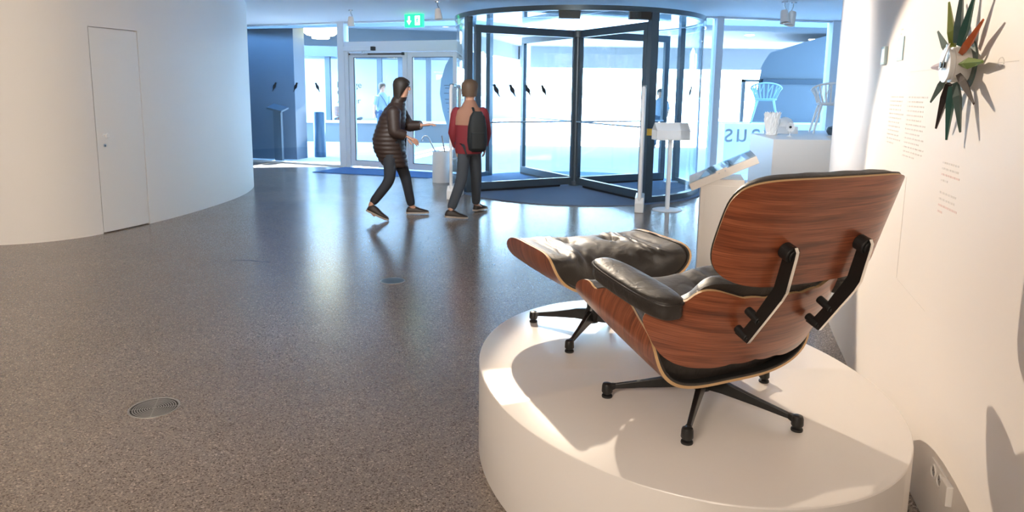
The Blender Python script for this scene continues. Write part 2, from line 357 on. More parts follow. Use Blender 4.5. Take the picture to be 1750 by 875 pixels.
# ------------------------------------------------------------------ glass front
def facade_frame(P, d): return Matrix(((d[0], -d[1], 0, P[0]), (d[1], d[0], 0, P[1]), (0, 0, 1, 0), (0, 0, 0, 1)))
FA, FB = facade_frame(LA0, LAd), facade_frame(LB0, LBd)
def fbox(name, mtx, boxes, m, parent=None, kind=None):
    mb = MB()
    for a, c in boxes: mb.box(a, c)
    o = mb.build(name, m, parent)
    if parent is None: o.matrix_world = mtx
    if kind: o['kind'] = kind
    return o
w1 = fbox('window_1', FA, [((-5.1, -.05, 0), (-.07, .05, .035)), ((-5.1, -.05, CZ - .03), (-.07, .05, CZ)), ((-.07, -.08, 0), (.075, .08, CZ)), ((-5.1, -.05, .035), (-5.02, .05, CZ - .03))], 'alu_white', kind='structure')
fbox('pane', FA, [((-5.02, -.008, .035), (-.07, .008, CZ - .03))], 'glass', w1)
w2 = fbox('window_2', FA, [((.075, -.06, 2.31), (2.55, .06, 2.37)), ((.075, -.06, CZ - .03), (2.55, .06, CZ)), ((2.50, -.06, 0), (2.62, .06, CZ))], 'alu_white', kind='structure')
fbox('pane', FA, [((.075, -.008, 2.37), (2.50, .008, CZ - .03))], 'glass', w2)
d2 = fbox('door_2', FA, [((.075, -.06, .0), (.15, .06, 2.31)), ((2.46, -.06, 0), (2.50, .06, 2.31)), ((.15, -.07, 2.18), (2.46, .07, 2.31))], 'alu_white', kind='structure')
def leaf(x0, x1, hinge):
    lf = fbox('door_leaf', FA, [((x0, -.035, .03), (x0 + .10, .035, 2.17)), ((x1 - .10, -.035, .03), (x1, .035, 2.17)), ((x0 + .10, -.035, .03), (x1 - .10, .035, .14)), ((x0 + .10, -.035, 2.08), (x1 - .10, .035, 2.17))], 'alu_white', d2)
    bevel(lf, .006); fbox('pane', FA, [((x0 + .10, -.008, .14), (x1 - .10, .008, 2.08))], 'glass2', lf)
    fbox('gasket', FA, [((x0 + .10, -.038, 2.072), (x1 - .10, -.02, 2.08)), ((x0 + .10, -.038, .14), (x0 + .108, -.02, 2.08)), ((x0 + .10, -.038, .14), (x1 - .10, -.02, .148))], 'black', lf); return lf
l1 = leaf(.16, 1.42, 0); l2 = leaf(1.43, 2.455, 1)
mb = MB(); mb.box((1.345, -.055, .96), (1.385, -.035, 1.14)); mb.tube([(1.365, -.05, 1.07), (1.365, -.09, 1.07), (1.22, -.09, 1.07)], .01, 8); mb.build('door_handle', 'black', l1)
mb = MB(); mb.box((.10, -.15, 2.195), (.72, -.07, 2.275)); c_ = mb.build('door_closer', 'alu_white', d2); bevel(c_, .008)
mb = MB(); mb.box((.72, -.155, 2.20), (.775, -.07, 2.27)); mb.build('closer_cap', 'black', c_)
mb = MB(); mb.box((.50, -.115, 2.135), (.53, -.095, 2.20)); mb.box((.25, -.125, 2.13), (.62, -.095, 2.145)); mb.build('closer_arm', 'steel', c_)
mb = MB(); mb.box((.17, -.065, 2.125), (1.37, -.036, 2.15)); mb.box((1.33, -.075, 2.115), (1.37, -.036, 2.165)); mb.build('slide_rail', 'black', d2)
w3 = fbox('window_3', FB, [((-.86, -.05, 0), (-.06, .05, .035)), ((-.86, -.05, CZ - .03), (-.06, .05, CZ)), ((-.09, -.08, 0), (.03, .08, CZ))], 'alu_white', kind='structure')
fbox('pane', FB, [((-.86, -.008, .035), (-.09, .008, CZ - .03))], 'glass', w3)
w4 = fbox('window_4', FB, [((.03, -.05, 0), (2.05, .05, .035)), ((.03, -.05, CZ - .03), (2.05, .05, CZ)), ((2.04, -.08, 0), (2.20, .08, CZ))], 'alu_white', kind='structure')
fbox('pane', FB, [((.03, -.008, .035), (2.04, .008, CZ - .03))], 'glass', w4)
w5 = fbox('window_5', FB, [((2.20, -.05, 0), (5.2, .05, .035)), ((2.20, -.05, CZ - .03), (5.2, .05, CZ))], 'alu_white', kind='structure')
fbox('pane', FB, [((2.20, -.008, .035), (5.2, .008, CZ - .03))], 'glass', w5)

# bird stickers
BIRD = [(-.055, -.085), (-.035, -.06), (-.028, -.025), (-.03, .005), (-.015, .035), (.012, .055), (.022, .085), (.045, .095), (.062, .083), (.085, .085), (.062, .070), (.052, .045), (.048, .01), (.03, -.02), (.005, -.035), (-.015, -.06), (-.04, -.09)]
def bird(P, xd, nd, label, sx=1, s=1.0):
    xd = Vector(xd).normalized(); nd = Vector(nd).normalized(); mb = MB()
    mb.prism([xd * (x * sx * s) + Vector((0, 0, z * s)) - nd * .001 for x, z in BIRD], nd * .002)
    o = mb.build('bird_sticker', 'stick', loc=P); return tag(o, label, 'sticker', 'black bird stickers on the entrance glass')
dA3, nA3 = Vector((*LAd, 0)), Vector((LAd[1], -LAd[0], 0))
for t_, sx, lb in ((-1.67, 1, 'black bird sticker on the glass nearest the curved white wall'), (-1.147, 1, 'black bird sticker on the glass before the blue wall end'), (-.60, -1, 'black bird sticker on the glass before the bright opening')):
    p = LA0 + LAd * t_; bird(Vector((p[0], p[1], 1.515)) + nA3 * .0105, dA3, nA3, lb, sx)

# hanging text on the right pane, reads from outside
tx = text_mesh('Haus', .48, 'window_lettering', 'bluetext', None, None, track=1.12)
_wd = max(v.co.x for v in tx.data.vertices)
mtx = Matrix(((-1, 0, 0, .19 + _wd), (0, 0, -1, -.0115), (0, 1, 0, .69), (0, 0, 0, 1)))
tx.matrix_world = FB @ mtx; tag(tx, 'pale blue mirrored lettering on the glass beside the white pedestal', 'lettering')

# ------------------------------------------------------------------ revolving door
RC, RR = np.array([1.0, 11.27]), 1.88
rd = empty('revolving_door', (RC[0], RC[1], 0), 0, 'dark framed glass revolving door with a round drum and four wings', 'door')
def arc(r, a0, a1, k): return [(r * math.cos(R(a)), r * math.sin(R(a))) for a in np.linspace(a0, a1, k)]
def ring_band(mb, r0, r1, z0, z1, a0, a1, k, mi=0):
    full = abs(a1 - a0) >= 360
    rg = []
    for a in np.linspace(a0, a1, k + 1)[:k if full else k + 1]:
        c, s = math.cos(R(a)), math.sin(R(a)); rg.append([(r0 * c, r0 * s, z0), (r1 * c, r1 * s, z0), (r1 * c, r1 * s, z1), (r0 * c, r0 * s, z1)])
    mb.rings(rg, mi=mi, closed=full)
mb = MB(); ring_band(mb, RR - .05, RR + .03, 2.535, 2.60, 0, 360, 96); mb.build('canopy_ring', 'metal_dark', rd, 30)
mb = MB(); ring_band(mb, RR + .02, RR + .035, 2.45, 2.60, 0, 360, 96); mb.build('ring_cover', 'glass2', rd, 30)
mb = MB(); mb.lathe([(RR - .05, 0), (RR - .05, .014)], (0, 0, 2.545), 96); mb.build('canopy_glass', 'glass2', rd)
for a0, a1 in ((-63, 20), (140, 208)):
    mb = MB(); ring_band(mb, RR - .006, RR + .006, .09, 2.535, a0, a1, 30); mb.build('curved_glass', 'glass2', rd, 30)
    mb = MB(); ring_band(mb, RR - .04, RR + .04, .0127, .09, a0, a1, 30); mb.build('base_ring', 'metal_dark', rd, 30)
def post(a, r, w, d, z0, z1, nm, par, m='metal_dark'):
    mb = MB(); mb.box((-d / 2, -w / 2, z0), (d / 2, w / 2, z1)); o = mb.build(nm, m, par, loc=(r * math.cos(R(a)), r * math.sin(R(a)), 0), rot=(0, 0, R(a))); bevel(o, .006); return o
for a, w_ in ((208.5, .10), (-63.5, .12), (20.5, .09), (139, .09)): post(a, RR, w_, .09, .0127, 2.54, 'drum_post', rd)
post(-10, RR, .03, .03, .0127, 2.53, 'drum_post', rd)
mb = MB(); mb.cyl((0, 0, .02), .055, 2.42, 24); mb.cyl((0, 0, .02), .10, .07, 24); mb.cyl((0, 0, 2.33), .13, .09, 24); mb.build('centre_post', 'metal_dark', rd, 35)
for a in (27, 118, 208.5, 297):
    mb = MB(); r1 = RR - .10
    mb.box((.06, -.035, .04), (r1, .035, .15)); mb.box((.06, -.035, 2.32), (r1, .035, 2.43)); mb.box((r1 - .09, -.035, .15), (r1, .035, 2.32)); mb.box((.05, -.025, .15), (.09, .025, 2.32))
    wg = mb.build('wing', 'metal_dark', rd, rot=(0, 0, R(a))); bevel(wg, .005)
    mb = MB(); mb.box((.09, -.006, .15), (r1 - .09, .006, 2.32)); mb.build('pane', 'glass2', wg)
    mb = MB(); mb.tube([(.09, -.05, 1.03), (r1 - .09, -.05, 1.03)], .013, 10); mb.box((.10, -.05, 1.02), (.12, .0, 1.04)); mb.box((r1 - .14, -.05, 1.02), (r1 - .12, 0, 1.04)); mb.build('push_bar', 'steel', wg)
    mb = MB(); mb.box((.3, -.04, .018), (r1 - .02, .04, .045)); mb.build('brush_strip', 'black', wg)
mb = MB(); mb.box((-.42, -1.80, 2.44), (-.14, -1.70, 2.535)); mb.build('motion_sensor', 'black', rd)
mb = MB(); mb.box((.50, -1.80, 2.44), (.78, -1.70, 2.535)); mb.build('motion_sensor', 'black', rd)
mb = MB(); mb.box((.795, -1.77, .93), (.875, -1.735, 1.02)); mb.build('emergency_button', 'yellow', rd)
mb = MB(); mb.lathe([(RR + .12, 0), (RR + .12, .012)], (0, 0, 0), 96); o = mb.build('entrance_mat', 'mat_grey', loc=(RC[0], RC[1], .0005)); tag(o, 'round grey mat lying under the revolving door', 'mat')
for a, z, lb in ((222, 1.5, None), (232, 1.5, None), (243, 1.5, None), (254, 1.5, None)): pass
wdir = Vector((math.cos(R(208.5)), math.sin(R(208.5)), 0)); wn = Vector((wdir.y, -wdir.x, 0))
if wn.y > 0: wn = -wn
for r_, lb in ((1.42, 'first black bird sticker from the left on the revolving door wing'), (1.15, 'second black bird sticker from the left on the revolving door wing'), (.88, 'third black bird sticker from the left on the revolving door wing'), (.60, 'fourth black bird sticker on the revolving door wing, beside the rear post')):
    bird(Vector((RC[0], RC[1], 1.5)) + wdir * r_ + wn * .0085, Vector((1, 0, 0)) if False else -wdir, wn, lb, -1)
for a, lb in ((-38, 'black bird sticker on the curved glass above the house shaped box'), (-22, 'black bird sticker on the curved glass near its thin right post')):
    dr = Vector((math.cos(R(a)), math.sin(R(a)), 0)); bird(Vector((RC[0], RC[1], 1.5)) + dr * (RR + .0085), Vector((-dr.y, dr.x, 0)), dr, lb, 1)

# blue mat before the doors
mb = MB(); mb.prism([(-3.60, 12.68, .001), (-1.45, 12.05, .001), (-1.12, 12.72, .001), (-3.22, 13.55, .001)], (0, 0, .012)); tag(mb.build('doormat', 'mat_blue'), 'flat blue doormat in front of the white double door', 'mat')

# exit sign under the ceiling
pe = LA0 + LAd * 2.15 + np.array([LAd[1], -LAd[0]]) * 1.0
es = empty('exit_sign', (pe[0], pe[1], 2.515), math.atan2(LAd[1], LAd[0]), 'glowing green emergency exit sign hung above the double door', 'sign')
mb = MB(); mb.box((-.17, -.03, -.005), (.17, .03, .205)); bevel(mb.build('sign_box', 'exitgreen', es), .004)
mb = MB(); mb.prism([(x, -.034, z) for x, z in ((-.125, .10), (-.10, .10), (-.10, .17), (-.065, .17), (-.065, .10), (-.04, .10), (-.0825, .03))], (0, .004, 0)); mb.build('arrow', 'exitwhite', es)
mb = MB(); mb.box((.03, -.034, .025), (.12, -.030, .175)); dd = mb.build('door_symbol', 'exitwhite', es)
mb = MB(); mb.cyl((.075, -.035, .145), .012, .002, 14, axis='y'); mb.prism([(x, -.037, z) for x, z in ((.06, .128), (.088, .13), (.10, .105), (.092, .10), (.083, .114), (.08, .09), (.095, .065), (.09, .035), (.08, .037), (.083, .062), (.068, .078), (.06, .055), (.042, .05), (.042, .06), (.052, .063), (.06, .088), (.064, .112), (.052, .10), (.045, .105))], (0, .002, 0)); mb.build('running_figure', 'exitgreen', es)
for x in (-.12, .12): mb = MB(); mb.tube([(x, 0, .205), (x, 0, CZ - 2.515)], .004, 8); mb.build('hanger', 'steel', es)

# ceiling spotlights in view
def spot(loc, rz, tilt, label, s=1):
    e = empty('ceiling_spotlight', (loc[0], loc[1], CZ), rz, label, 'spotlight', 'small white spotlights on the entrance ceiling')
    mb = MB(); mb.cyl((0, 0, -.015), .035 * s, .015, 20); mb.tube([(0, 0, -.01), (0, 0, -.05 * s), (.02 * s, 0, -.08 * s), (.02 * s, 0, -.12 * s)], .007 * s, 8); mb.build('bracket', 'steel', e)
    mb = MB(); mb.lathe([(.035 * s, 0), (.042 * s, -.02 * s), (.055 * s, -.13 * s), (.06 * s, -.15 * s), (.05 * s, -.15 * s), (.03 * s, -.10 * s)], k=20); mb.build('lamp_head', 'cream', e, 35, loc=(0, 0, -.10 * s), rot=(R(tilt), 0, 0)); return e
spot((-2.60, 11.58), .3, 8, 'small white ceiling spotlight left of the green exit sign')
spot((-1.09, 10.35), .8, -10, 'small white ceiling spotlight before the revolving door drum')
spot((3.80, 9.95), 2.0, 16, 'larger white ceiling spotlight above the right window, leaning right', 1.25)
spot((3.66, 9.9), .2, -14, 'larger white ceiling spotlight above the right window, leaning left', 1.15)

# security gates
def gate(loc, rz, label):
    e = empty('security_gate', (*loc, 0), rz, label, 'gate', 'pair of white security gates by the revolving door')
    mb = MB(); mb.prism([(x, -.055, z) for x, z in ((-.02, 0), (.50, 0), (.50, .12), (.46, .19), (.02, .19), (-.02, .12))], (0, .11, 0)); bevel(mb.build('foot', 'white', e), .01)
    mb = MB(); k = [(.02, 0, .15), (.02, 0, 1.50), (.05, 0, 1.55), (.43, 0, 1.55), (.46, 0, 1.50), (.46, 0, .15)]; mb.tube(k, .024, 10); mb.tube([(.02, 0, .55), (.46, 0, .55)], .016, 8); mb.build('antenna_loop', 'white', e, 40)
    mb = MB(); mb.box((.045, -.006, .19), (.435, .006, 1.53)); mb.build('panel', 'glass2', e)
    mb = MB(); mb.box((.06, -.03, 1.545), (.20, .03, 1.585)); mb.build('alarm_light', 'metal_dark', e); return e
gate((1.60, 8.80), math.atan2(.98, .20), 'white security gate seen edge on right of the revolving door opening')
gate((-.85, 9.68), math.atan2(.98, .20), 'white security gate behind the person in the red jacket')

# house-shaped box on a stand
e = empty('leaflet_box', (2.01, 9.05, 0), R(8), 'small white house shaped box on a pole beside the revolving door', 'box')
mb = MB(); mb.lathe([(.19, 0), (.19, .006), (.17, .012), (.03, .014)], k=40); mb.build('base', 'white', e, 30)
mb = MB(); mb.box((-.022, -.022, .012), (.022, .022, .92)); mb.build('pole', 'white', e)
hs = [(0, .905), (0, 1.03), (.10, 1.125), (.20, 1.03), (.20, .905)]
mb = MB()
for i in range(5):   # a hollow house: five skins with open gable
    (a0, z0), (a1, z1) = hs[i], hs[(i + 1) % 5]; nx, nz = (z1 - z0), -(a1 - a0); q = math.hypot(nx, nz); nx, nz = nx / q * .008, nz / q * .008
    mb.prism([(-.215, a0 - .10, z0), (-.215, a1 - .10, z1), (-.215, a1 - .10 + nx, z1 + nz), (-.215, a0 - .10 + nx, z0 + nz)], (.44, 0, 0))
mb.prism([(.10, a - .10, z) for a, z in hs], (.115, 0, 0)); mb.build('house_body', 'white', e)

# umbrella stand with two canes
e = empty('umbrella_stand', (-1.16, 11.57, 0), 0, 'white cylindrical umbrella stand right of the double door', 'stand')
mb = MB(); mb.lathe([(.0, .0), (.152, 0), (.155, .01), (.155, .50), (.151, .505), (.147, .50), (.147, .02), (0, .02)], k=40); mb.build('bin', 'white', e, 40)
def cane(loc, pts, label, m, r=.009):
    mb = MB(); mb.tube(pts, r, 8); return tag(mb.build('umbrella', m, loc=loc, smooth=60), label, 'umbrella')
cane((-1.16, 11.57, .022), [(.02, .02, 0), (-.10, -.02, .48), (-.17, -.03, .62), (-.20, -.03, .70), (-.235, -.03, .735), (-.28, -.03, .735), (-.31, -.03, .70), (-.312, -.03, .65)], 'pale umbrella with a hooked handle in the white stand', 'steel', .012)
cane((-1.16, 11.57, .022), [(.06, .06, 0), (.05, .04, .45), (.0, .02, .74)], 'straight slim umbrella standing upright in the white stand', 'cane', .011)

# sloped display desk
def box_obj(name, a, c, m, parent, bev=.004, loc=None, rot=None):
    mb = MB(); mb.box(a, c); o = mb.build(name, m, parent, loc=loc, rot=rot); bevel(o, bev); return o
e = empty('display_desk', (1.66, 5.55, 0), R(-14), 'white sloped display desk with a glass top behind the lounge chair', 'desk')
LX, LZ0, LZ1 = .275, .765, 1.0
sl = math.atan2(.242, .50)
box_obj('stem', (-.165, -.02, 0), (.165, .42, .83), 'cream', e)
mb = MB(); mb.box((-.13, -.026, .0), (.13, -.02, .78)); mb.build('stem_panel', 'cream', e)
tp = box_obj('tray', (-.275, -.04, -.06), (.275, .50, .0), 'cream', e, .003, loc=(-.01, 0, .905), rot=(0, -sl, 0))
mb = MB(); mb.box((-.27, -.035, .001), (.27, .495, .009)); mb.build('glass_cover', 'glass2', tp)
mb = MB(); mb.box((-.05, -.048, -.028), (.04, -.041, .012)); mb.cyl((-.03, -.051, -.012), .006, .004, 10, 1, axis='y'); mb.cyl((.02, -.051, -.012), .006, .004, 10, 1, axis='y'); mb.build('clamp', ['cream', 'steel'], tp)
mb = MB(); mb.box((-.22, .05, .0002), (-.02, .35, .0009)); mb.box((.03, .1, .0002), (.2, .45, .0009)); mb.build('exhibit_sheets', 'inkblue', tp)

# white pedestal and its objects
PX0 = 2.645
mb = MB(); mb.prism([(2.645, 7.2, 0), (3.24, 7.2, 0), (3.6, 8.25, 0), (2.757, 8.25, 0)], (0, 0, 1.045)); o = mb.build('pedestal', 'white'); bevel(o, .004); tag(o, 'tall white box pedestal half hidden by the curved right wall', 'pedestal')
mb = MB(); prof = [(.0, 0), (.055, 0), (.062, .01), (.055, .03), (.064, .07), (.078, .12), (.084, .17), (.078, .20), (.086, .225)]
k = 36; rg = []
for j, (r_, z_) in enumerate(prof):
    rg.append([((r_ + (.006 * math.sin(q * 2.4 + j * 1.7) + .005 * math.cos(q * 4.1 - j)) * (j > 1)) * math.cos(2 * PI * q / k), (r_ + (.006 * math.sin(q * 2.4 + j * 1.7)) * (j > 1)) * math.sin(2 * PI * q / k), z_ + (.03 * abs(math.sin(q * .95)) + .012 * math.sin(q * 2.3) if j == len(prof) - 1 else 0)) for q in range(k)])
inner = [[(x * .88, y * .88, z - .004) for x, y, z in rg[-1]], [(.045 * math.cos(2 * PI * q / k), .045 * math.sin(2 * PI * q / k), .05) for q in range(k)]]
mb.rings(rg + inner); tag(mb.build('vase', 'white', loc=(2.90, 7.97, 1.0455)), 'white ruffled vase with a jagged rim on the pedestal', 'vase')
e = empty('flower_ornament', (3.02, 7.75, 1.0455), 0, 'small white round flower ornament on a short stem on the pedestal', 'ornament')
mb = MB(); mb.cyl((0, 0, 0), .025, .006, 16); mb.tube([(0, 0, .004), (0, 0, .07)], .004, 8); mb.build('stem', 'white', e)
mb = MB()
for q in range(14):
    a = 2 * PI * q / 14; mb.prism([(math.cos(a) * .012, -.005, .10 + math.sin(a) * .012), (math.cos(a + .2) * .045, -.012, .10 + math.sin(a + .2) * .045), (math.cos(a) * .056, -.014, .10 + math.sin(a) * .056), (math.cos(a - .2) * .045, -.012, .10 + math.sin(a - .2) * .045)], (0, .008, 0))
mb.build('petals', 'white', e)
mb = MB(); mb.cyl((0, -.012, .10), .013, .012, 14, axis='y'); mb.build('flower_centre', 'black', e)

# long white window plinth and the woven stools on it
mb = MB(); mb.prism([(3.34, 9.45, 0), (7.2, 9.45, 0), (7.2, 10.9, 0), (3.84, 10.9, 0)], (0, 0, .955)); o = mb.build('pedestal', 'white'); bevel(o, .004); tag(o, 'long low white display bench along the right window', 'pedestal')
def cage_chair(loc, rz, label, m, s=1.0):
    e = empty('openwork_chair', loc, rz, label, 'chair', 'white openwork chairs at the right window'); e.scale = (s, s, s)
    mb = MB(); n_ = 15
    rim = []
    for q in range(n_ * 2 + 1):
        a = R(-40 + 260 * q / (n_ * 2)); hgt = .73 - .10 * (1 - math.sin(max(0, min(PI, a)))) ** 1.0
        rim.append((.27 * math.cos(a), .25 * math.sin(a), hgt))
    mb.tube(rim, .017, 8)
    for q in range(n_ + 1):
        a = R(-40 + 260 * q / n_); p = rim[2 * q]; b0 = (.17 * math.cos(a), .16 * math.sin(a), .43)
        mb.tube([b0, ((b0[0] + p[0]) * .52, (b0[1] + p[1]) * .52, .57), p], [.016, .012, .012], 8)
        if q % 2 == 0 and q < n_:
            p2 = rim[2 * q + 2]; mb.tube([((b0[0] + p[0]) * .5, (b0[1] + p[1]) * .5, .55), p2], .009, 6)
    mb.build('backrest', m, e, 50)
    mb = MB(); mb.lathe([(.0, .405), (.15, .405), (.19, .42), (.20, .44), (.185, .452), (.0, .44)], k=28)
    mb.build('seat', m, e, 50)
    for sx, sy in ((1, 1), (-1, 1), (-1, -1), (1, -1)):
        mb = MB(); mb.tube([(sx * .14, sy * .13, .42), (sx * .19, sy * .18, .2), (sx * .235, sy * .22, .0)], [.022, .019, .014], 8); mb.build('leg', m, e, 50)
    return e
cage_chair((4.50, 10.15, .956), R(165), 'bright white openwork chair on the bench, cut by the right wall edge', 'white', .96)
mb = MB(); mb.lathe([(.0, 0), (.10, 0), (.13, .05), (.12, .10), (.04, .13), (0, .13)], k=24); tag(mb.build('bowl', 'metal_dark', loc=(4.42, 9.72, .956), smooth=50), 'small dark rounded object beside the white chair feet', 'ornament')
mb = MB(); mb.box((-.15, -.1, 0), (.15, .1, .10)); mb.lathe([(.12, .10), (.115, .15), (.08, .20), (.03, .225), (0, .23)], k=24); tag(mb.build('dome_reflection', 'white', loc=(3.80, 9.95, .956), smooth=40), 'small white domed box standing in for a glass dome reflection behind the flower ornament', 'ornament')  # domed box stands in for a bluish glass dome reflection

# ================================================================== OUTSIDE
mb = MB(); mb.box((-90, 11.0, -.30), (90, 160, -.03)); o = mb.build('paving', 'paving'); o['kind'] = 'structure'; o.name = 'floor_outside'
# overhanging upper storey: the shaded blue soffit and its downstand
e = empty('overhanging_building', (0, 0, 0), 0, 'blue shaded overhanging upper storey outside the entrance', 'building')
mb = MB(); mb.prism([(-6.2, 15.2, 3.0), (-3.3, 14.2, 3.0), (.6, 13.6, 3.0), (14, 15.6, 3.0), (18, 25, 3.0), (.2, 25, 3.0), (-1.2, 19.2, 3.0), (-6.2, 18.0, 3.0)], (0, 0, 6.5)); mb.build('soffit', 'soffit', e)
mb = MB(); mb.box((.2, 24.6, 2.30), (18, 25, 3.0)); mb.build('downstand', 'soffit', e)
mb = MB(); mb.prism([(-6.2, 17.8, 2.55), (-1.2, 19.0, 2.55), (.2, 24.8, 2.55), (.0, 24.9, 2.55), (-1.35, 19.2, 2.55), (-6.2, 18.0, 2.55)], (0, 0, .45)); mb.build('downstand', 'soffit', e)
for i, (x, y) in enumerate([(-3.95, 17.3), (-1.65, 17.2), (2.4, 21.5), (6.1, 18.8), (8.25, 20.0), (8.9, 20.3)]):
    mb = MB(); mb.cyl((0, 0, -.02), .12, .03, 20); mb.build('reflected_lamp_disc', 'disc', e, loc=(x, y, 3.0))  # glowing discs stand in for lamps reflected in the glass
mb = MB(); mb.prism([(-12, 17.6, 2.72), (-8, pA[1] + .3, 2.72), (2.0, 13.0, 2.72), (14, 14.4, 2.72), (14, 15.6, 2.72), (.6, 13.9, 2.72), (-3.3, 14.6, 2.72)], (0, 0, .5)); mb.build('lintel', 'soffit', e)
# blue wall slab outside the left pane
e = empty('outdoor_wall', (0, 0, -.03), 0, 'smooth blue shaded wall slab outside the left window', 'wall')
mb = MB(); mb.prism([(-9.6, 16.2, 0), (-4.66, 15.27, 0), (-4.56, 15.72, 0), (-9.5, 16.65, 0)], (0, 0, 3.03)); mb.build('slab', 'slab', e)
e = empty('lectern_reflection', (-4.93, 14.93, -.03), R(-10), 'blue lectern shape standing in for a reflection in front of the blue wall', 'stand')  # solid stand-in for the lectern's reflection in the window
mb = MB(); mb.box((-.085, -.04, 0), (.085, .04, 1.09)); mb.build('stem', 'reflected_stand', e)
mb = MB(); mb.box((-.17, -.15, -.02), (.17, .15, .02)); mb.build('tray', 'reflected_stand', e, loc=(0, 0, 1.11), rot=(R(14), R(12), 0))
mb = MB(); mb.lathe([(.125, 0), (.13, .02), (.13, .99), (.12, 1.01), (.10, 1.01), (.10, .94), (0, .94)], k=28); tag(mb.build('litter_bin', 'bin', loc=(-4.34, 15.95, -.03), smooth=40), 'tall blue cylindrical bin at the end of the blue wall', 'bin')
# layered pendant lamp
e = empty('pendant_lamp', (-4.27, 16.0, 2.58), 0, 'large layered white pendant lamp glowing outside the left window', 'lamp')
mb = MB(); mb.lathe([(.17, .0), (.19, .01), (.19, .055), (.30, .075), (.37, .14), (.39, .22), (.39, .30), (.10, .34)], k=40); mb.build('shade', 'lampglow', e, 40)
mb = MB(); mb.tube([(0, 0, .33), (0, 0, .42)], .01, 8); mb.build('cord', 'black', e)
# pavilion with lettering
e = empty('pavilion', (0, 20.6, -.03), 0, 'bright white shopfront pavilion across the forecourt', 'building')
mb = MB(); mb.box((-7.6, .0, 0), (-1.2, .3, .55)); mb.build('base_wall', 'outgrey', e)
mb = MB(); mb.box((-7.6, -.05, .55), (-1.2, .35, .62)); mb.build('sill', 'outwhite', e)
mb = MB(); mb.box((-7.6, 1.6, 0), (-1.2, 1.75, 2.7)); mb.build('rear_wall', 'outwhite', e)
mb = MB(); mb.box((-7.6, -.1, 2.43), (-1.2, 1.75, 2.75)); mb.build('fascia', 'outframe', e)
for x in (-7.5, -5.35, -3.86, -3.25, -2.45, -1.3):
    mb = MB(); mb.box((x - .07, .06, .62), (x + .07, .20, 2.43)); mb.build('window_post', 'outframe', e)
xs = [-7.5, -5.35, -3.86, -3.25, -2.45, -1.3]
for a, c in zip(xs[:-1], xs[1:]):
    mb = MB(); mb.box((a + .07, .12, .62), (c - .07, .135, 2.43)); mb.build('pane', 'glass', e)
text_mesh('Lounge\nChair\nAtelier', .245, 'lettering', 'text', e, Matrix(((1, 0, 0, -5.10), (0, 0, -1, .11), (0, 1, 0, 1.56), (0, 0, 0, 1))), .006, spacing=.92)
# dome tent, leaf-shaped sign, gable
mb = MB(); mb.lathe([(7, 0), (6.8, 1.2), (6.1, 2.4), (5.0, 3.4), (3.4, 4.2), (1.6, 4.65), (.1, 4.8)], k=40); o = mb.build('dome_tent', 'outgrey', loc=(-6.0, 44, -.03), smooth=40); tag(o, 'grey rounded dome tent far beyond the forecourt', 'tent')
e = empty('leaf_sign', (-1.30, 15.5, -.03), R(-12), 'tall pale grey leaf shaped sign panel outside the right door leaf', 'sign')
mb = MB(); mb.prism([(x, -.02, z) for x, z in ((.02, .30), (-.12, .7), (-.24, 1.1), (-.30, 1.45), (-.27, 1.75), (-.17, 2.05), (-.02, 2.3), (.3, 2.4), (.5, 2.3), (.55, 1.5), (.5, .6), (.3, .3))], (0, .04, 0)); mb.build('panel', 'leafsign', e)
for x in (.05, .30): mb = MB(); mb.box((x, -.01, 0), (x + .05, .03, .35)); mb.build('foot', 'outframe', e)
mb = MB()
for i, (z, x0, x1) in enumerate([(1.62, -.2, .05), (1.56, -.18, .02), (1.45, -.2, .1), (1.32, -.18, .08), (1.24, -.16, .12), (1.12, -.12, .1), (1.05, -.12, .06), (.95, -.08, .12), (.9, -.06, .1)]): mb.box((x0, -.023, z), (x1, -.0205, z + .014))
o = mb.build('small_print', 'text', e)
e = empty('gabled_building', (0, 18.0, -.03), 0, 'blue slanted gable end of a building beyond the right window', 'building')
mb = MB(); mb.prism([(6.15, 0, 0), (6.0, 0, .75), (6.2, 0, 2.25), (6.38, 0, 2.55), (7.9, 0, 3.02), (11.5, 0, 3.02), (11.5, 0, 0)], (1.35, 3.5, 0)); mb.build('gable_wall', 'gable', e)
mb = MB(); mb.prism([(6.20, -.12, 1.77), (6.21, -.12, 1.89), (11.5, -.12, 1.89), (11.5, -.12, 1.77)], (0, .12, 0)); mb.build('ledge', 'gable_shadow', e)  # shadow band across the gable put into the dark ledge colour
mb = MB(); mb.box((5.72, -.05, 0.6), (5.80, .05, 1.88)); mb.box((5.72, -.05, 1.82), (6.3, .05, 1.88)); mb.build('window_frame', 'outframe', e)
mb = MB(); mb.box((5.4, -2.0, .0), (11.5, -.4, .72)); mb.build('parapet', 'outwhite', e)
e = cage_chair((4.95, 14.05, .93), R(160), 'pale blue copy of the openwork chair standing in for its reflection in the glass behind the vase', 'chair_reflection', 1.06)  # mirror image of the bench chair, built as a solid copy outdoors
mb = MB(); mb.box((4.05, 13.6, 0), (7.2, 14.6, .958)); o = mb.build('pedestal', 'outwhite', loc=(0, 0, -.03)); tag(o, 'white outdoor ledge added to carry the reflected chair copy', 'pedestal')

# ================================================================== PLINTH
PC, PA, PBx, PAng, PH = (.649, 2.766), .993, .764, math.atan2(-.967, .254), .38
mb = MB(); k = 128; rg = []
for sc, z in ((1, .003), (1, PH - .006), (.9975, PH - .002), (.993, PH), (.0005, PH)):
    rg.append([(sc * PA * math.cos(2 * PI * q / k), sc * PBx * math.sin(2 * PI * q / k), z) for q in range(k)])
mb.rings(rg); o = mb.build('display_plinth', 'plinth', smooth=30, loc=(PC[0], PC[1], 0), rot=(0, 0, PAng)); tag(o, 'low oval cream white plinth carrying the lounge chair and ottoman', 'plinth')

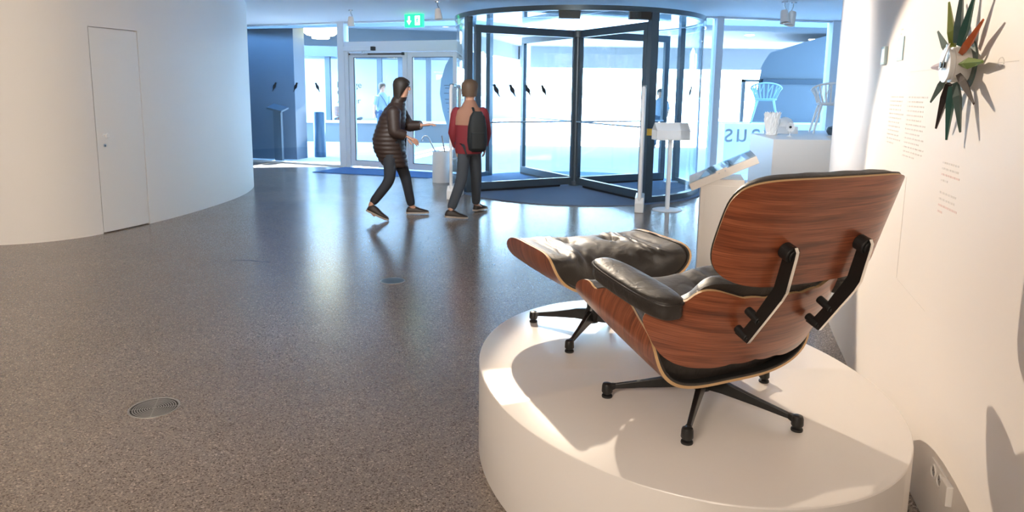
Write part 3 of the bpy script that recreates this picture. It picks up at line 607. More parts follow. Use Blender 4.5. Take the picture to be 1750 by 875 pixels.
# ================================================================== LOUNGE CHAIR
def profv(u, w, am, p):
    t = np.linspace(0, 1, 80); a = am * t ** p
    xs = np.r_[0, np.cumsum(np.cos((a[1:] + a[:-1]) / 2))] / 79 * w; hs = np.r_[0, np.cumsum(np.sin((a[1:] + a[:-1]) / 2))] / 79 * w
    k_ = np.abs(u) / w; ex = np.maximum(k_ - 1, 0) * w
    return np.sign(u) * (np.interp(k_, t, xs) + ex * math.cos(am)), np.interp(k_, t, hs) + ex * math.sin(am)
def back_surf(y0, z0, tau, w, am, p, cv):
    def S(u, v):
        x, h = profv(u, w, am, p); h = h + cv * v * v
        return np.stack([x, y0 - v * math.sin(tau) + h * math.cos(tau), z0 + v * math.cos(tau) + h * math.sin(tau)], -1)
    return S
def seat_surf(yr, zr, sg, w, am, p, L, cs):
    def S(u, s):
        x, h = profv(u, w, am, p); zz = cs * (s - L / 2) ** 2 - cs * L * L / 4
        return np.stack([x, yr + s * math.cos(sg) - (h + zz) * math.sin(sg), zr + s * math.sin(sg) + (h + zz) * math.cos(sg)], -1)
    return S
def normals(S, u, v, e=1e-3):
    a = S(u + e, v) - S(u - e, v); b_ = S(u, v + e) - S(u, v - e); n_ = np.cross(a, b_); n_ /= np.linalg.norm(n_, axis=-1)[..., None] + 1e-12; return n_
def supe(th, n_):
    c, s = np.cos(th), np.sin(th); return np.sign(c) * np.abs(c) ** (2 / n_), np.sign(s) * np.abs(s) ** (2 / n_)
def map_back(w, h, n_, tp):
    def f(th, r):
        U, V = supe(th, n_); U, V = U * r, V * r; return U * w * (1 + tp * V), V * h
    return f
def map_outline(pts):
    # half outline (u<=0) from top middle round to bottom middle, mirrored
    P = np.array(pts); full = np.r_[P, (P * [-1, 1])[::-1][1:-1]]
    ang = np.arctan2(full[:, 1], full[:, 0]); rad = np.hypot(*full.T); o_ = np.argsort(ang); ang, rad = ang[o_], rad[o_]
    A = np.r_[ang - 2 * PI, ang, ang + 2 * PI]; Rr = np.r_[rad, rad, rad]
    tt = np.linspace(-PI, PI, 721); rr_ = np.interp(tt, A, Rr)
    for _ in range(4): rr_ = .25 * np.roll(rr_, 1) + .5 * rr_ + .25 * np.roll(rr_, -1)
    def f(th, r):
        q = np.interp((th + PI) % (2 * PI) - PI, tt, rr_) * r; return q * np.cos(th), q * np.sin(th)
    return f
def map_seat(w, kr, L, n_, notch=0):
    def f(th, r):
        U, V = supe(th, n_); U, V = U * r, V * r; u = U * w * (1 + (-notch * np.exp(-((V - .46) / .12) ** 2) + 1.7 * notch * np.exp(-((V + .02) / .33) ** 2)) * r ** 6); s0 = kr * U * U; return u, s0 + (V * .5 + .5) * (L - s0)
    return f
TH = np.linspace(0, 2 * PI, 145)[:-1]
# even spacing of the boundary samples along a superellipse
def even_th(f, n_):
    t = np.linspace(0, 2 * PI, 4001); u, v = f(t, 1.0); s = np.r_[0, np.cumsum(np.hypot(np.diff(u), np.diff(v)))]; return np.interp(np.linspace(0, s[-1], n_ + 1)[:-1], s, t)
def shell(name, S, f, sign, wood_m, parent, th=.011, uvflip=False):
    T = even_th(f, 144); rs = np.r_[0.02, np.linspace(.12, 1, 14)]; K = len(T)
    uu, vv = zip(*[f(T, r) for r in rs]); uu, vv = np.array(uu), np.array(vv)
    P = S(uu, vv); Nn = normals(S, uu, vv) * sign; Q = P + Nn * th
    mb = MB(); n_ = len(rs); v = [tuple(p) for p in P.reshape(-1, 3)] + [tuple(p) for p in Q.reshape(-1, 3)]
    f1, f2, f3 = [], [], []; o_ = n_ * K
    for i in range(n_ - 1):
        for q in range(K):
            a, b_, c, d = i * K + q, i * K + (q + 1) % K, (i + 1) * K + (q + 1) % K, (i + 1) * K + q
            f1.append((a, b_, c, d)); f2.append((o_ + d, o_ + c, o_ + b_, o_ + a))
    f1.append(tuple(range(K))[::-1]); f2.append(tuple(o_ + q for q in range(K)))
    for q in range(K): f3.append(((n_ - 1) * K + q, (n_ - 1) * K + (q + 1) % K, o_ + (n_ - 1) * K + (q + 1) % K, o_ + (n_ - 1) * K + q))
    mb.add(v, f1, 0); mb.f += f2; mb.mi += [2] * len(f2); mb.f += f3; mb.mi += [1] * len(f3)
    me = bpy.data.meshes.new(name); me.from_pydata(mb.v, [], mb.f); me.materials.append(M[wood_m]); me.materials.append(M['edge']); me.materials.append(M['rubber'])
    me.polygons.foreach_set('material_index', mb.mi); me.polygons.foreach_set('use_smooth', [True] * len(me.polygons))
    uvl = me.uv_layers.new(name='UVMap'); U2 = np.r_[uu.ravel(), uu.ravel()]; V2 = np.r_[vv.ravel(), vv.ravel()]
    vi = np.zeros(len(me.loops), int); me.loops.foreach_get('vertex_index', vi); uvl.data.foreach_set('uv', np.stack([U2[vi], V2[vi]], 1).ravel())
    me.update(); bm = bmesh.new(); bm.from_mesh(me); bmesh.ops.recalc_face_normals(bm, faces=bm.faces); bm.to_mesh(me); bm.free(); me.set_sharp_from_angle(angle=R(40))
    o = bpy.data.objects.new(name, me); COL.objects.link(o); o.parent = parent; return o
def cushion(name, S, f, sign, T, parent, base=.012, sc=.985, pw=6, tufts=(), wr=0.004, seed=0, bulge=.0):
    Th = even_th(f, 160); rs = np.r_[np.linspace(.03, .8, 26), np.linspace(.83, 1, 12)]; K = len(Th); rg = np.random.RandomState(seed)
    uu, vv = zip(*[f(Th, r * sc) for r in rs]); uu, vv = np.array(uu), np.array(vv)
    P = S(uu, vv); Nn = normals(S, uu, vv) * sign
    rr2 = np.repeat(rs[:, None], K, 1); t = T * (1 - rr2 ** pw) ** .5 * .82 + T * .18
    t = t + bulge * (1 - rr2 ** 2)
    for (a, c, dp, sg) in tufts:
        d2 = (uu - a) ** 2 + (vv - c) ** 2; an = np.arctan2(vv - c, uu - a)
        t -= dp * np.exp(-d2 / (2 * sg * sg)); t -= dp * .30 * np.exp(-np.sqrt(d2) / (sg * 1.6)) * (.5 + .5 * np.cos(an * 7 + a * 9)) ** 2 * np.clip(np.sqrt(d2) / .03, 0, 1)
    for i in range(5):
        ph = rg.uniform(0, 6); fr = rg.uniform(35, 75); an = rg.uniform(-.5, .5)
        t += wr * .5 * np.sin((uu + an * vv + .02 * np.sin(vv * 30 + ph)) * fr + ph) * np.clip((rr2 - .45) * 2.2, 0, 1) * (1 - rr2 ** 10)
    top = P + Nn * (base + t)[..., None]; bot = P + Nn * base
    n_ = len(rs); rings = [top[i] for i in range(n_)]; mid = P[-1] + Nn[-1] * (base + T * .09); mb = MB()
    seq = [r.tolist() for r in rings] + [(top[-1] * .5 + bot[-1] * .5).tolist()] + [bot[-1].tolist()] + [bot[20].tolist()]
    mb.rings(seq); o = mb.build(name, 'leather', parent, 60)
    return o
def piping(S, f, sign, off, parent, r=.005, sc=.985):
    T = even_th(f, 120); u, v = f(T, sc); P = S(u, v) + normals(S, u, v) * sign * off; mb = MB(); mb.tube(P.tolist(), r, 6, closed=True); return mb.build('piping', 'leather', parent, 60)

CX, CY = .706, 2.463
ch = empty('lounge_chair', (CX, CY, PH + .0005), R(25.5), 'lounge chair with rosewood shells and black leather cushions on the oval plinth', 'chair')
# upper back
SU = back_surf(-.494, .726, .318, .363, .715, 2.48, -.034); fU = map_back(.363, .174, 4.1, -.02)
sh_u = shell('back_shell', SU, fU, -1, 'wood1', ch)
if (normals(SU, np.array([0.]), np.array([0.]))[0] @ np.array([0, 1, 0])) > 0: SGN = 1
else: SGN = -1
bpy.data.objects.remove(sh_u); sh_u = shell('back_shell', SU, fU, SGN, 'wood1', ch)
cu = cushion('back_cushion', SU, fU, SGN, .075, ch, sc=.995, pw=8, tufts=((-.13, .0, .03, .03), (.13, 0, .03, .03)), seed=1); piping(SU, fU, SGN, .014, cu, .004, 1.0)
# lower back
SL = back_surf(-.305, .37, .405, .46, .79, 1.32, .3)
fL = map_outline([(0, .134), (-.077, .132), (-.161, .135), (-.205, .146), (-.251, .155), (-.28, .153), (-.299, .145), (-.315, .131), (-.332, .105), (-.37, .075), (-.415, .05), (-.442, .02), (-.445, -.005), (-.434, -.025), (-.41, -.055), (-.387, -.085), (-.343, -.125), (-.297, -.146), (-.245, -.155), (-.194, -.154), (-.094, -.136), (0, -.131)])
shell('back_shell', SL, fL, SGN, 'wood2', ch)
def fLc(th, r):
    u, v = fL(th, r); return u, v + .05 * np.clip(v / .13, 0, 1) ** 2 * np.clip(1.6 - np.abs(u) / .22, 0, 1)
cu = cushion('back_cushion', SL, fLc, SGN, .085, ch, sc=.975, pw=8, tufts=((-.13, .0, .03, .03), (.13, 0, .03, .03)), seed=2); piping(SL, fL, SGN, .014, cu, .005, .985)
# seat
SS = seat_surf(-.140, .127, .243, .472, 1.95, 2.29, .575, .075); fS = map_seat(.472, -.039, .575, 4.5, .045)
SGS = 1 if normals(SS, np.array([0.]), np.array([.3]))[0][2] > 0 else -1
shell('seat_shell', SS, fS, SGS, 'wood3', ch)
_fs = map_seat(.472, .0, .575, 4.5, .045)
def fSc(th, r):
    u, v = _fs(th, r); return u, .03 + v * (.575 - .03) / .575
cu = cushion('seat_cushion', SS, fSc, SGS, .125, ch, sc=.985, pw=7, tufts=((-.12, .33, .03, .03), (.12, .33, .03, .03)), seed=3, wr=.0025, bulge=.05); piping(SS, fS, SGS, .015, cu, .005, .992)
# arm rests
def armrest(sx, parent):
    n_, k_ = 41, 24
    plan = []
    def ring(sc, z):
        r_ = []
        for q in range(64):
            a = 2 * PI * q / 64; U, V = supe(np.array(a), 3.0); wv = .066 * (1 - .05 * V)
            yy = -.065 + float(V) * .215 * (1 - (1 - sc) * .28); xx = sx * (.366 + float(U) * float(wv) * sc)
            zt = .487 + (yy + .28) * .105 - .06 * max(0, yy - .05) ** 1.5
            r_.append((xx, yy, zt + z))
        return r_
    mb = MB(); mb.rings([ring(.55, -.047), ring(.92, -.046), ring(.98, -.04), ring(.985, -.02), ring(.975, -.005), ring(1.0, .0), ring(.975, .005), ring(.90, .011), ring(.72, .016), ring(.4, .019), ring(.1, .020)])
    o = mb.build('armrest', 'leather', parent, 70)
    mb = MB(); mb.tube(ring(1.0, .0), .005, 6, closed=True); mb.build('piping', 'leather', o, 60)
    return o
armrest(-1, ch); armrest(1, ch)
# back braces
BR = [(-.481, .672), (-.4885, .692), (-.502, .701), (-.520, .697), (-.5265, .684), (-.5235, .665), (-.500, .562), (-.4835, .532), (-.366, .366), (-.344, .372), (-.310, .383), (-.346, .408), (-.381, .454), (-.413, .505), (-.454, .568)]
for sx in (-1, 1):
    x0 = .144 if sx > 0 else -.158
    mb = MB(); mb.prism([(x0, y, z) for y, z in BR], (.014, 0, 0))
    o = mb.build('back_brace', ['chair_black', 'polish'], ch)
    for p in o.data.polygons:      # the rear-facing milled edge is bright metal
        if abs(p.normal.x) < .5 and p.normal.y < -.3: p.material_index = 1
    bevel(o, .0018)
    N_ = Vector((0, math.cos(.318), math.sin(.318))); N2 = Vector((0, math.cos(.405), math.sin(.405)))
    def mount(y, z, Nn, r_, h, nm, back=.012):
        a = Vector((1, 0, 0)); b_ = Nn.cross(a); mb = MB(); c = Vector((sx * .151, y, z)) - Nn * back
        mb.cyl(c, r_, h, 28, axis=(a, b_, Nn)); mb.cyl(c - Nn * .006, r_ * .72, .006, 24, axis=(a, b_, Nn)); bevel(mb.build(nm, 'rubber', o), .003)
    mount(-.500, .676, N_, .025, .036, 'shock_mount')
    mount(-.392, .452, N2, .0135, .055, 'shock_mount'); mount(-.348, .385, N2, .0135, .050, 'shock_mount')
# five-star and four-star bases
def star_base(parent, angs, rad, ztop, label_m='chair_black'):
    mb = MB(); mb.lathe([(.0, .048), (.030, .048), (.034, .055), (.034, .105), (.026, .115), (.026, ztop), (.07, ztop + .004), (.07, ztop + .014), (0, ztop + .014)], k=28); mb.build('base_hub', label_m, parent, 40)
    for a in angs:
        d = Vector((math.cos(R(a)), math.sin(R(a)), 0)); s_ = Vector((-d.y, d.x, 0)); mb = MB(); rg = []
        for t_, w0, w1, zb, zt in ((.025, .017, .012, .055, .108), (.08, .016, .010, .056, .101), (.6 * rad, .012, .008, .046, .074), (rad - .03, .009, .007, .035, .054), (rad - .012, .014, .012, .028, .052)):
            c = d * t_; rg.append([tuple(c + s_ * (-w0) + Vector((0, 0, zb))), tuple(c + s_ * w0 + Vector((0, 0, zb))), tuple(c + s_ * w1 + Vector((0, 0, zt))), tuple(c - s_ * w1 + Vector((0, 0, zt)))])
        mb.rings(rg); o = mb.build('leg', [label_m, 'polish'], parent); bevel(o, .003)
        mb = MB(); mb.lathe([(.0, .016), (.017, .016), (.0205, .022), (.0195, .044), (.017, .052), (.010, .055), (0, .055)], tuple(d * rad), 22); mb.build('foot_cap', label_m, o, 45)
        mb = MB(); mb.lathe([(.0, 0), (.019, 0), (.020, .003), (.019, .008), (.010, .010), (.008, .017), (0, .017)], tuple(d * rad), 22); mb.build('glide', 'rubber', o, 45)
star_base(ch, [175.73 - 25.5 + 72 * i for i in range(5)], .345, .118)
# ottoman
OT = empty('ottoman', (.384, 3.215, PH + .0005), R(21.0), 'matching ottoman with tufted black leather cushion in front of the lounge chair', 'ottoman')
SO = seat_surf(-.259, .263, .002, .446, 1.68, 2.138, .543, .079); fO = map_seat(.446, -.124, .543, 4.5)
SO2 = lambda u, s: SO(u, s) + np.array([-.011, 0, 0])
shell('shell', SO2, fO, SGS, 'wood4', OT)
cu = cushion('cushion', SO2, fO, SGS, .115, OT, sc=.985, pw=7, tufts=((-.12, .29, .030, .042), (.14, .29, .030, .042)), seed=4, wr=.006, bulge=.062); piping(SO2, fO, SGS, .015, cu, .005, .992)
for u_ in (-.12, .14):
    pt = SO2(np.array(u_), np.array(.29)) ; nn = normals(SO2, np.array([u_]), np.array([.29]))[0] * SGS; c = pt + nn * (.012 + .115 + .055 * .9 - .066)
    mb = MB(); mb.ell((0, 0, 0), (.013, .013, .006)); mb.build('button', 'leather', cu, 60, loc=tuple(c))
star_base(OT, [155 - 21 + 90 * i for i in range(4)], .30, .240)

# ================================================================== RIGHT WALL ITEMS
def wall_frame(s, z, off=0):
    p, d = wr_at(s); nrm = Vector((-d[1], d[0], 0)); xd = Vector((-d[0], -d[1], 0))      # x to the right when facing the wall, y into the wall
    o3 = Vector((p[0], p[1], z)) + nrm * off
    return Matrix(((xd.x, -nrm.x, 0, o3.x), (xd.y, -nrm.y, 0, o3.y), (xd.z, -nrm.z, 1, o3.z), (0, 0, 0, 1)))
ck = empty('wall_clock', label='round wall clock with twelve coloured pointed blades on the right wall', cat='clock'); ck.matrix_world = wall_frame(6.10, 1.603)
mb = MB(); mb.cyl((0, -.006, 0), .085, .006, 48, 1, axis='y'); mb.cyl((0, -.052, 0), .058, .048, 48, axis='y'); mb.build('case', ['cream', 'spike_grey'], ck, 40)
mb = MB(); mb.cyl((0, -.070, 0), .058, .006, 48, axis='y'); mb.cyl((0, -.064, 0), .05, .014, 32, axis='y'); mb.build('dial', 'white', ck, 40)
SPK = [(90, 'slate'), (60, 'teal'), (30, 'orange'), (0, 'green'), (-30, 'brown'), (-60, 'darkgreen'), (-90, 'teal'), (-120, 'black'), (-150, 'grey'), (180, 'lilac'), (150, 'grey'), (120, 'olive')]
for a, c in SPK:
    L_ = .250
    d = Vector((math.cos(R(a)), 0, math.sin(R(a)))); t_ = Vector((-math.sin(R(a)), 0, math.cos(R(a)))); yv = Vector((0, -1, 0)); y0 = .040
    wd = .0185
    P = [d * .070 - t_ * .009 + yv * y0, d * .070 + t_ * .009 + yv * y0, d * .125 + t_ * wd + yv * y0, d * L_ + t_ * .005 + yv * y0, d * L_ - t_ * .005 + yv * y0, d * .125 - t_ * wd + yv * y0]
    rid = [d * .072 + yv * (y0 + .012), d * .125 + yv * (y0 + .015), d * L_ + yv * (y0 + .004)]; bk = [d * .072 + yv * (y0 - .010), d * .125 + yv * (y0 - .014), d * L_ + yv * (y0 - .003)]
    v = P + rid + bk
    fc = [(0, 5, 7, 6), (1, 6, 7, 2), (5, 4, 8, 7), (2, 7, 8, 3), (0, 9, 10, 5), (1, 2, 10, 9), (5, 10, 11, 4), (2, 3, 11, 10), (0, 6, 9), (1, 9, 6), (3, 8, 11), (4, 11, 8)]
    mb = MB(); mb.add([tuple(p) for p in v], fc); o = mb.build('blade', 'spike_' + c, ck); o['label'] = {'orange': 'orange pointed blade', 'green': 'olive green pointed blade', 'olive': 'olive green pointed blade', 'brown': 'dark brown pointed blade', 'black': 'blackish brown pointed blade', 'lilac': 'pale lilac pointed blade'}.get(c, 'grey green pointed blade')
mb = MB(); mb.prism([(x, -.078, z) for x, z in ((-.004, -.015), (.0, -.018), (.006, -.014), (.036, .062), (.024, .066))], (0, .003, 0)); mb.build('hour_hand', 'bluetext', ck)
mb = MB(); mb.prism([(x, -.082, z) for x, z in ((-.02, -.01), (-.014, -.016), (.062, .052), (.070, .066), (.055, .058))], (0, .003, 0)); mb.build('minute_hand', 'white', ck)
mb = MB(); mb.cyl((0, -.083, 0), .010, .013, 18, axis='y'); mb.build('hand_hub', 'black', ck)
# socket plates
pl = empty('wall_socket', label='double white socket plate low on the right wall beside the plinth', cat='socket'); pl.matrix_world = wall_frame(5.935, .225) @ Matrix.Scale(.82, 4)
box_obj('plate', (-.085, -.010, -.043), (.085, 0, .043), 'cream', pl, .003)
for x in (-.038, .038):
    mb = MB(); mb.lathe([(.029, 0), (.029, .006), (.024, .006), (.022, -.0), (.0, -.0)], k=28); o = mb.build('socket_ring', 'cream', pl, 40, loc=(x, -.010, 0), rot=(R(90), 0, 0))
    mb = MB(); mb.cyl((0, 0, .0005), .022, .0015, 24); mb.cyl((-.009, 0, .002), .0028, .001, 10, 1); mb.cyl((.009, 0, .002), .0028, .001, 10, 1); mb.build('socket_well', ['grate', 'black'], o)
pl2 = empty('wall_outlet_box', label='small white raised connection box right of the double socket', cat='socket'); pl2.matrix_world = wall_frame(5.832, .225) @ Matrix.Scale(.8, 4)
box_obj('cover', (-.040, -.026, -.043), (.040, 0, .043), 'cream', pl2, .004)
# printed paragraphs, pictures and the time line (flat print on the wall)
def wall_prism(mb, s, z, ds, dz, off=.0008, th=.0006, mi=0):
    p0, d0 = wr_at(s); p1, d1 = wr_at(s - ds)
    n0 = np.array([-d0[1], d0[0]]); n1 = np.array([-d1[1], d1[0]])
    q = [(*(p0 + n0 * off), z), (*(p1 + n1 * off), z), (*(p1 + n1 * off), z + dz), (*(p0 + n0 * off), z + dz)]
    q2 = [(*(p0 + n0 * (off - th)), z), (*(p1 + n1 * (off - th)), z), (*(p1 + n1 * (off - th)), z + dz), (*(p0 + n0 * (off - th)), z + dz)]
    mb.add(q + q2, [(0, 1, 2, 3), (7, 6, 5, 4), (0, 4, 5, 1), (1, 5, 6, 2), (2, 6, 7, 3), (3, 7, 4, 0)], mi)
def paragraph(s0, z0, width, rows, pitch, label, mats, redrows=(), seed=0):
    rg = np.random.RandomState(seed); mb = MB()
    for i in range(rows):
        x = 0; end = width * rg.uniform(.7, 1) if i < rows - 1 else width * rg.uniform(.25, .6)
        while x < end:
            wl_ = rg.uniform(.012, .04); wl_ = min(wl_, end - x)
            if wl_ > .004: wall_prism(mb, s0 - x, z0 - i * pitch, wl_, pitch * .33, mi=1 if i in redrows else 0)
            x += wl_ + .006
    o = mb.build('printed_paragraph', mats); return tag(o, label, 'lettering', 'small printed paragraphs on the right wall')
paragraph(6.25, 1.262, .21, 4, .021, 'pale printed paragraph right of the chair top, upper of two with red words', ['ink', 'inkred'], (2,), 1)
paragraph(6.25, 1.155, .21, 4, .023, 'pale printed paragraph right of the chair top, lower of two with red words', ['ink', 'inkred'], (2, 3), 2)
paragraph(7.12, 1.49, .28, 12, .019, 'tall faint printed paragraph farther left under the time line', ['ink', 'inkred'], (), 3)
paragraph(6.80, 1.49, .30, 14, .019, 'tall faint printed paragraph directly left of the clock blades', ['ink', 'inkred'], (), 4)
paragraph(7.03, 1.79, .05, 2, .02, 'tiny red printed caption above the small pale blue picture', ['inkred', 'inkred'], (), 5)
paragraph(8.15, 2.03, .25, 8, .028, 'faint printed heading at the top of the wall near its bright edge', ['ink', 'inkred'], (), 6)
mb = MB(); wall_prism(mb, 7.06, 1.655, .11, .105, .004, .004); wall_prism(mb, 7.045, 1.67, .08, .075, .0045, .0005, 1); tag(mb.build('printed_picture', ['inkblue', 'white']), 'small pale blue picture under a red caption on the right wall', 'picture')
mb = MB(); wall_prism(mb, 7.34, 1.65, .08, .085, .014, .014); wall_prism(mb, 7.33, 1.66, .06, .065, .0145, .0005, 1); tag(mb.build('framed_picture', ['inkblue', 'white']), 'tiny framed picture farthest left on the right wall', 'picture')
mb = MB()
for a in np.arange(5.70, 6.80, .1):
    if not (5.85 < a < 6.33): wall_prism(mb, a + .1, 1.5985 - .0, .1, .0025)
for q in range(20):
    a0 = 2 * PI * q / 20; wall_prism(mb, 5.83 + .022 * math.cos(a0), 1.599 + .014 * math.sin(a0), .006, .003)
tag(mb.build('time_line', 'ink'), 'thin grey printed time line with a small circle beside the clock', 'lettering')
mb = MB()
for i in range(20): wall_prism(mb, 6.70, .722 + i * .022, .002, .022)
for i in range(20): wall_prism(mb, 6.689 - i * .021, .72 - i * .0009, .021, .002)
tag(mb.build('drawn_line', 'ink'), 'thin grey drawn line bent at a corner low on the right wall', 'lettering')

# ================================================================== FLOOR GRATES
def grate(c, r_, ang, label, ridged=True):
    e = empty('floor_grate', (c[0], c[1], 0), ang, label, 'grate', 'round metal grates set in the floor')
    mb = MB(); ring_band(mb, r_ * .92, r_, -.001, .003, 0, 360, 64); mb.build('rim', 'grate', e, 30)
    mb = MB(); mb.cyl((0, 0, -.0), r_ * .93, .0006, 48); mb.build('shaft', 'hole', e)
    if ridged:
        for i in range(1, 10):
            q = r_ * .92 * i / 10; mb = MB(); ring_band(mb, q - r_ * .024, q + r_ * .024, .0004, .0015, 0, 360, 48); mb.build('slat_ring', 'grate', e)
        mb = MB(); mb.cyl((0, 0, .0004), r_ * .05, .0026, 16); mb.build('grate_centre', 'grate', e)
        mb = MB()
        for a in (0, 90): mb.box((-r_ * .92, -.002, .0003), (r_ * .92, .002, .0013), mtx=Matrix.Rotation(R(a), 4, 'Z'))
        mb.build('spoke', 'grate', e)
    else:
        mb = MB(); mb.cyl((0, 0, .0004), r_ * .90, .0022, 48); mb.cyl((0, 0, .0026), r_ * .12, .0008, 20); mb.build('lid', 'metal_dark', e)
grate((-1.677, 3.148), .112, .3, 'round slotted floor grate in the open floor, the nearer one')
grate((-.937, 5.442), .098, 0, 'round dark floor cover, the farther one near the plinth', False)
mb = MB(); pts = [(-2.45, 6.05), (-2.3, 6.06), (-2.2, 6.02), (-2.05, 6.0)]; mb.tube([(x, y, .0004) for x, y in pts], [.004, .012, .010, .003], 6, flat=(1, .05)); o = mb.build('scuff_mark', 'trouser'); tag(o, 'faint dark scuff mark on the floor left of the entrance', 'mark')

# ================================================================== PEOPLE
def skin_mesh(name, J, E_, m, parent, sub=2):
    ks = list(J); me = bpy.data.meshes.new(name); me.from_pydata([J[k][0] for k in ks], [(ks.index(a), ks.index(b_)) for a, b_ in E_] and [(ks.index(a), ks.index(b_)) for a, b_ in E_], [])
    o = bpy.data.objects.new(name, me); COL.objects.link(o); o.parent = parent
    md = o.modifiers.new('skin', 'SKIN'); md.use_smooth_shade = True; md.branch_smoothing = .6
    for i, k_ in enumerate(ks):
        r_ = J[k_][1]; r_ = r_ if hasattr(r_, '__len__') else (r_, r_); me.skin_vertices[0].data[i].radius = r_
        me.skin_vertices[0].data[i].use_root = (i == 0)
    sb = o.modifiers.new('sub', 'SUBSURF'); sb.levels = sub; sb.render_levels = sub; me.materials.append(M[m]); return o
def body(parent, P, sw=.17, hw=.09):
    """P: joint positions. One continuous skinned figure."""
    J = {'pelvis': (P['pelvis'], (.13, .10)), 'belly': (P['belly'], (.125, .095)), 'chest': (P['chest'], (.14, .105)), 'neck': (P['neck'], (.052, .052)), 'jaw': (P['jaw'], (.062, .070)), 'head': (P['head'], (.078, .092)), 'crown': (P['crown'], (.055, .068))}
    E_ = [('pelvis', 'belly'), ('belly', 'chest'), ('chest', 'neck'), ('neck', 'jaw'), ('jaw', 'head'), ('head', 'crown')]
    for s in 'lr':
        for a, r_ in (('sh', .055), ('el', .042), ('wr', .028)): J[a + s] = (P[a + s], r_)
        E_ += [('chest', 'sh' + s), ('sh' + s, 'el' + s), ('el' + s, 'wr' + s)]
        for a, r_ in (('hip', .085), ('kn', .058), ('an', .036), ('toe', .03)): J[a + s] = (P[a + s], r_)
        E_ += [('pelvis', 'hip' + s), ('hip' + s, 'kn' + s), ('kn' + s, 'an' + s), ('an' + s, 'toe' + s)]
    return skin_mesh('body', J, E_, 'skin', parent)
def hand(parent, wr, d, pn, thumb_side):
    """palm, four fingers and a thumb, pointing along d, palm normal pn."""
    d = Vector(d).normalized(); pn = Vector(pn).normalized(); s_ = d.cross(pn).normalized() * thumb_side; w = Vector(wr); mb = MB()
    mb.tube([w - d * .02, w + d * .02, w + d * .06, w + d * .085], [.024, .030, .036, .033], 10, flat=(1, .5))
    for i, (o_, L_) in enumerate(((.024, .068), (.008, .078), (-.008, .072), (-.024, .056))):
        b_ = w + d * .08 + s_ * o_; mb.tube([b_ - d * .01, b_ + d * L_ * .45 + s_ * o_ * .15, b_ + d * L_ * .75 + pn * .012 + s_ * o_ * .2, b_ + d * L_ * .92 + pn * .026 + s_ * o_ * .2], [.009, .0085, .0078, .0055], 8)
    b_ = w + d * .03 + s_ * .028; mb.tube([b_, b_ + d * .025 + s_ * .022, b_ + d * .055 + s_ * .03 + pn * .008], [.012, .0105, .007], 8)
    return mb.build('hand', 'skin', parent, 70)
def shoe(parent, heel, d, pitch, m='shoe', side=0, L_=.27):
    d = Vector(d).normalized(); e_ = Vector((-d.y, d.x, 0)); up = Vector((0, 0, 1))
    dd = (d * math.cos(pitch) - up * math.sin(pitch)); uu = (up * math.cos(pitch) + d * math.sin(pitch)); h = Vector(heel); mb = MB(); rg = []
    for t_, w_, z1 in ((0, .022, .05), (.02, .034, .085), (.07, .037, .10), (.12, .038, .085), (.17, .045, .062), (.22, .046, .048), (.25, .036, .040), (L_, .016, .028)):
        c = h + dd * t_; rg.append([tuple(c + e_ * (w_ * math.cos(a)) + uu * (.024 + (z1 - .024) * max(0, math.sin(a)) + .014 * min(0, math.sin(a)))) for a in np.linspace(0, 2 * PI, 15)[:-1]])
    mb.rings(rg); o = mb.build('shoe', m, parent, 60)
    mb = MB(); rg = []
    for t_, w_ in ((-.004, .024), (.02, .037), (.10, .039), (.17, .048), (.23, .047), (L_ + .004, .020)):
        c = h + dd * t_; rg.append([tuple(c - e_ * w_), tuple(c + e_ * w_), tuple(c + e_ * w_ + uu * .02), tuple(c - e_ * w_ + uu * .02)])
    mb.rings(rg); mb.build('sole', 'sole', o); return o
def loft(name, rows, m, parent, k=28, ridge=0, mis=None, smooth=60):
    """rows: (cx, cy, z, rx, ry, rot)"""
    mb = MB(); rg = []
    for cx, cy, z, rx, ry, rot in rows:
        c, s = math.cos(rot), math.sin(rot); rg.append([(cx + c * rx * math.cos(a) - s * ry * math.sin(a), cy + s * rx * math.cos(a) + c * ry * math.sin(a), z) for a in np.linspace(0, 2 * PI, k + 1)[:-1]])
    mb.rings(rg); return mb.build(name, m, parent, smooth)
def interp_rows(rows, n_, ridge=0, per=.045):
    A = np.array(rows); zz = np.linspace(A[0, 2], A[-1, 2], n_); o_ = np.argsort(A[:, 2]); out = []
    for z in zz:
        r_ = [np.interp(z, A[o_, 2], A[o_, i]) for i in range(6)]; b_ = 1 + ridge * (abs(math.sin(PI * z / per)) - .5); r_[2] = z; r_[3] *= b_; r_[4] *= b_; out.append(r_)
    return out
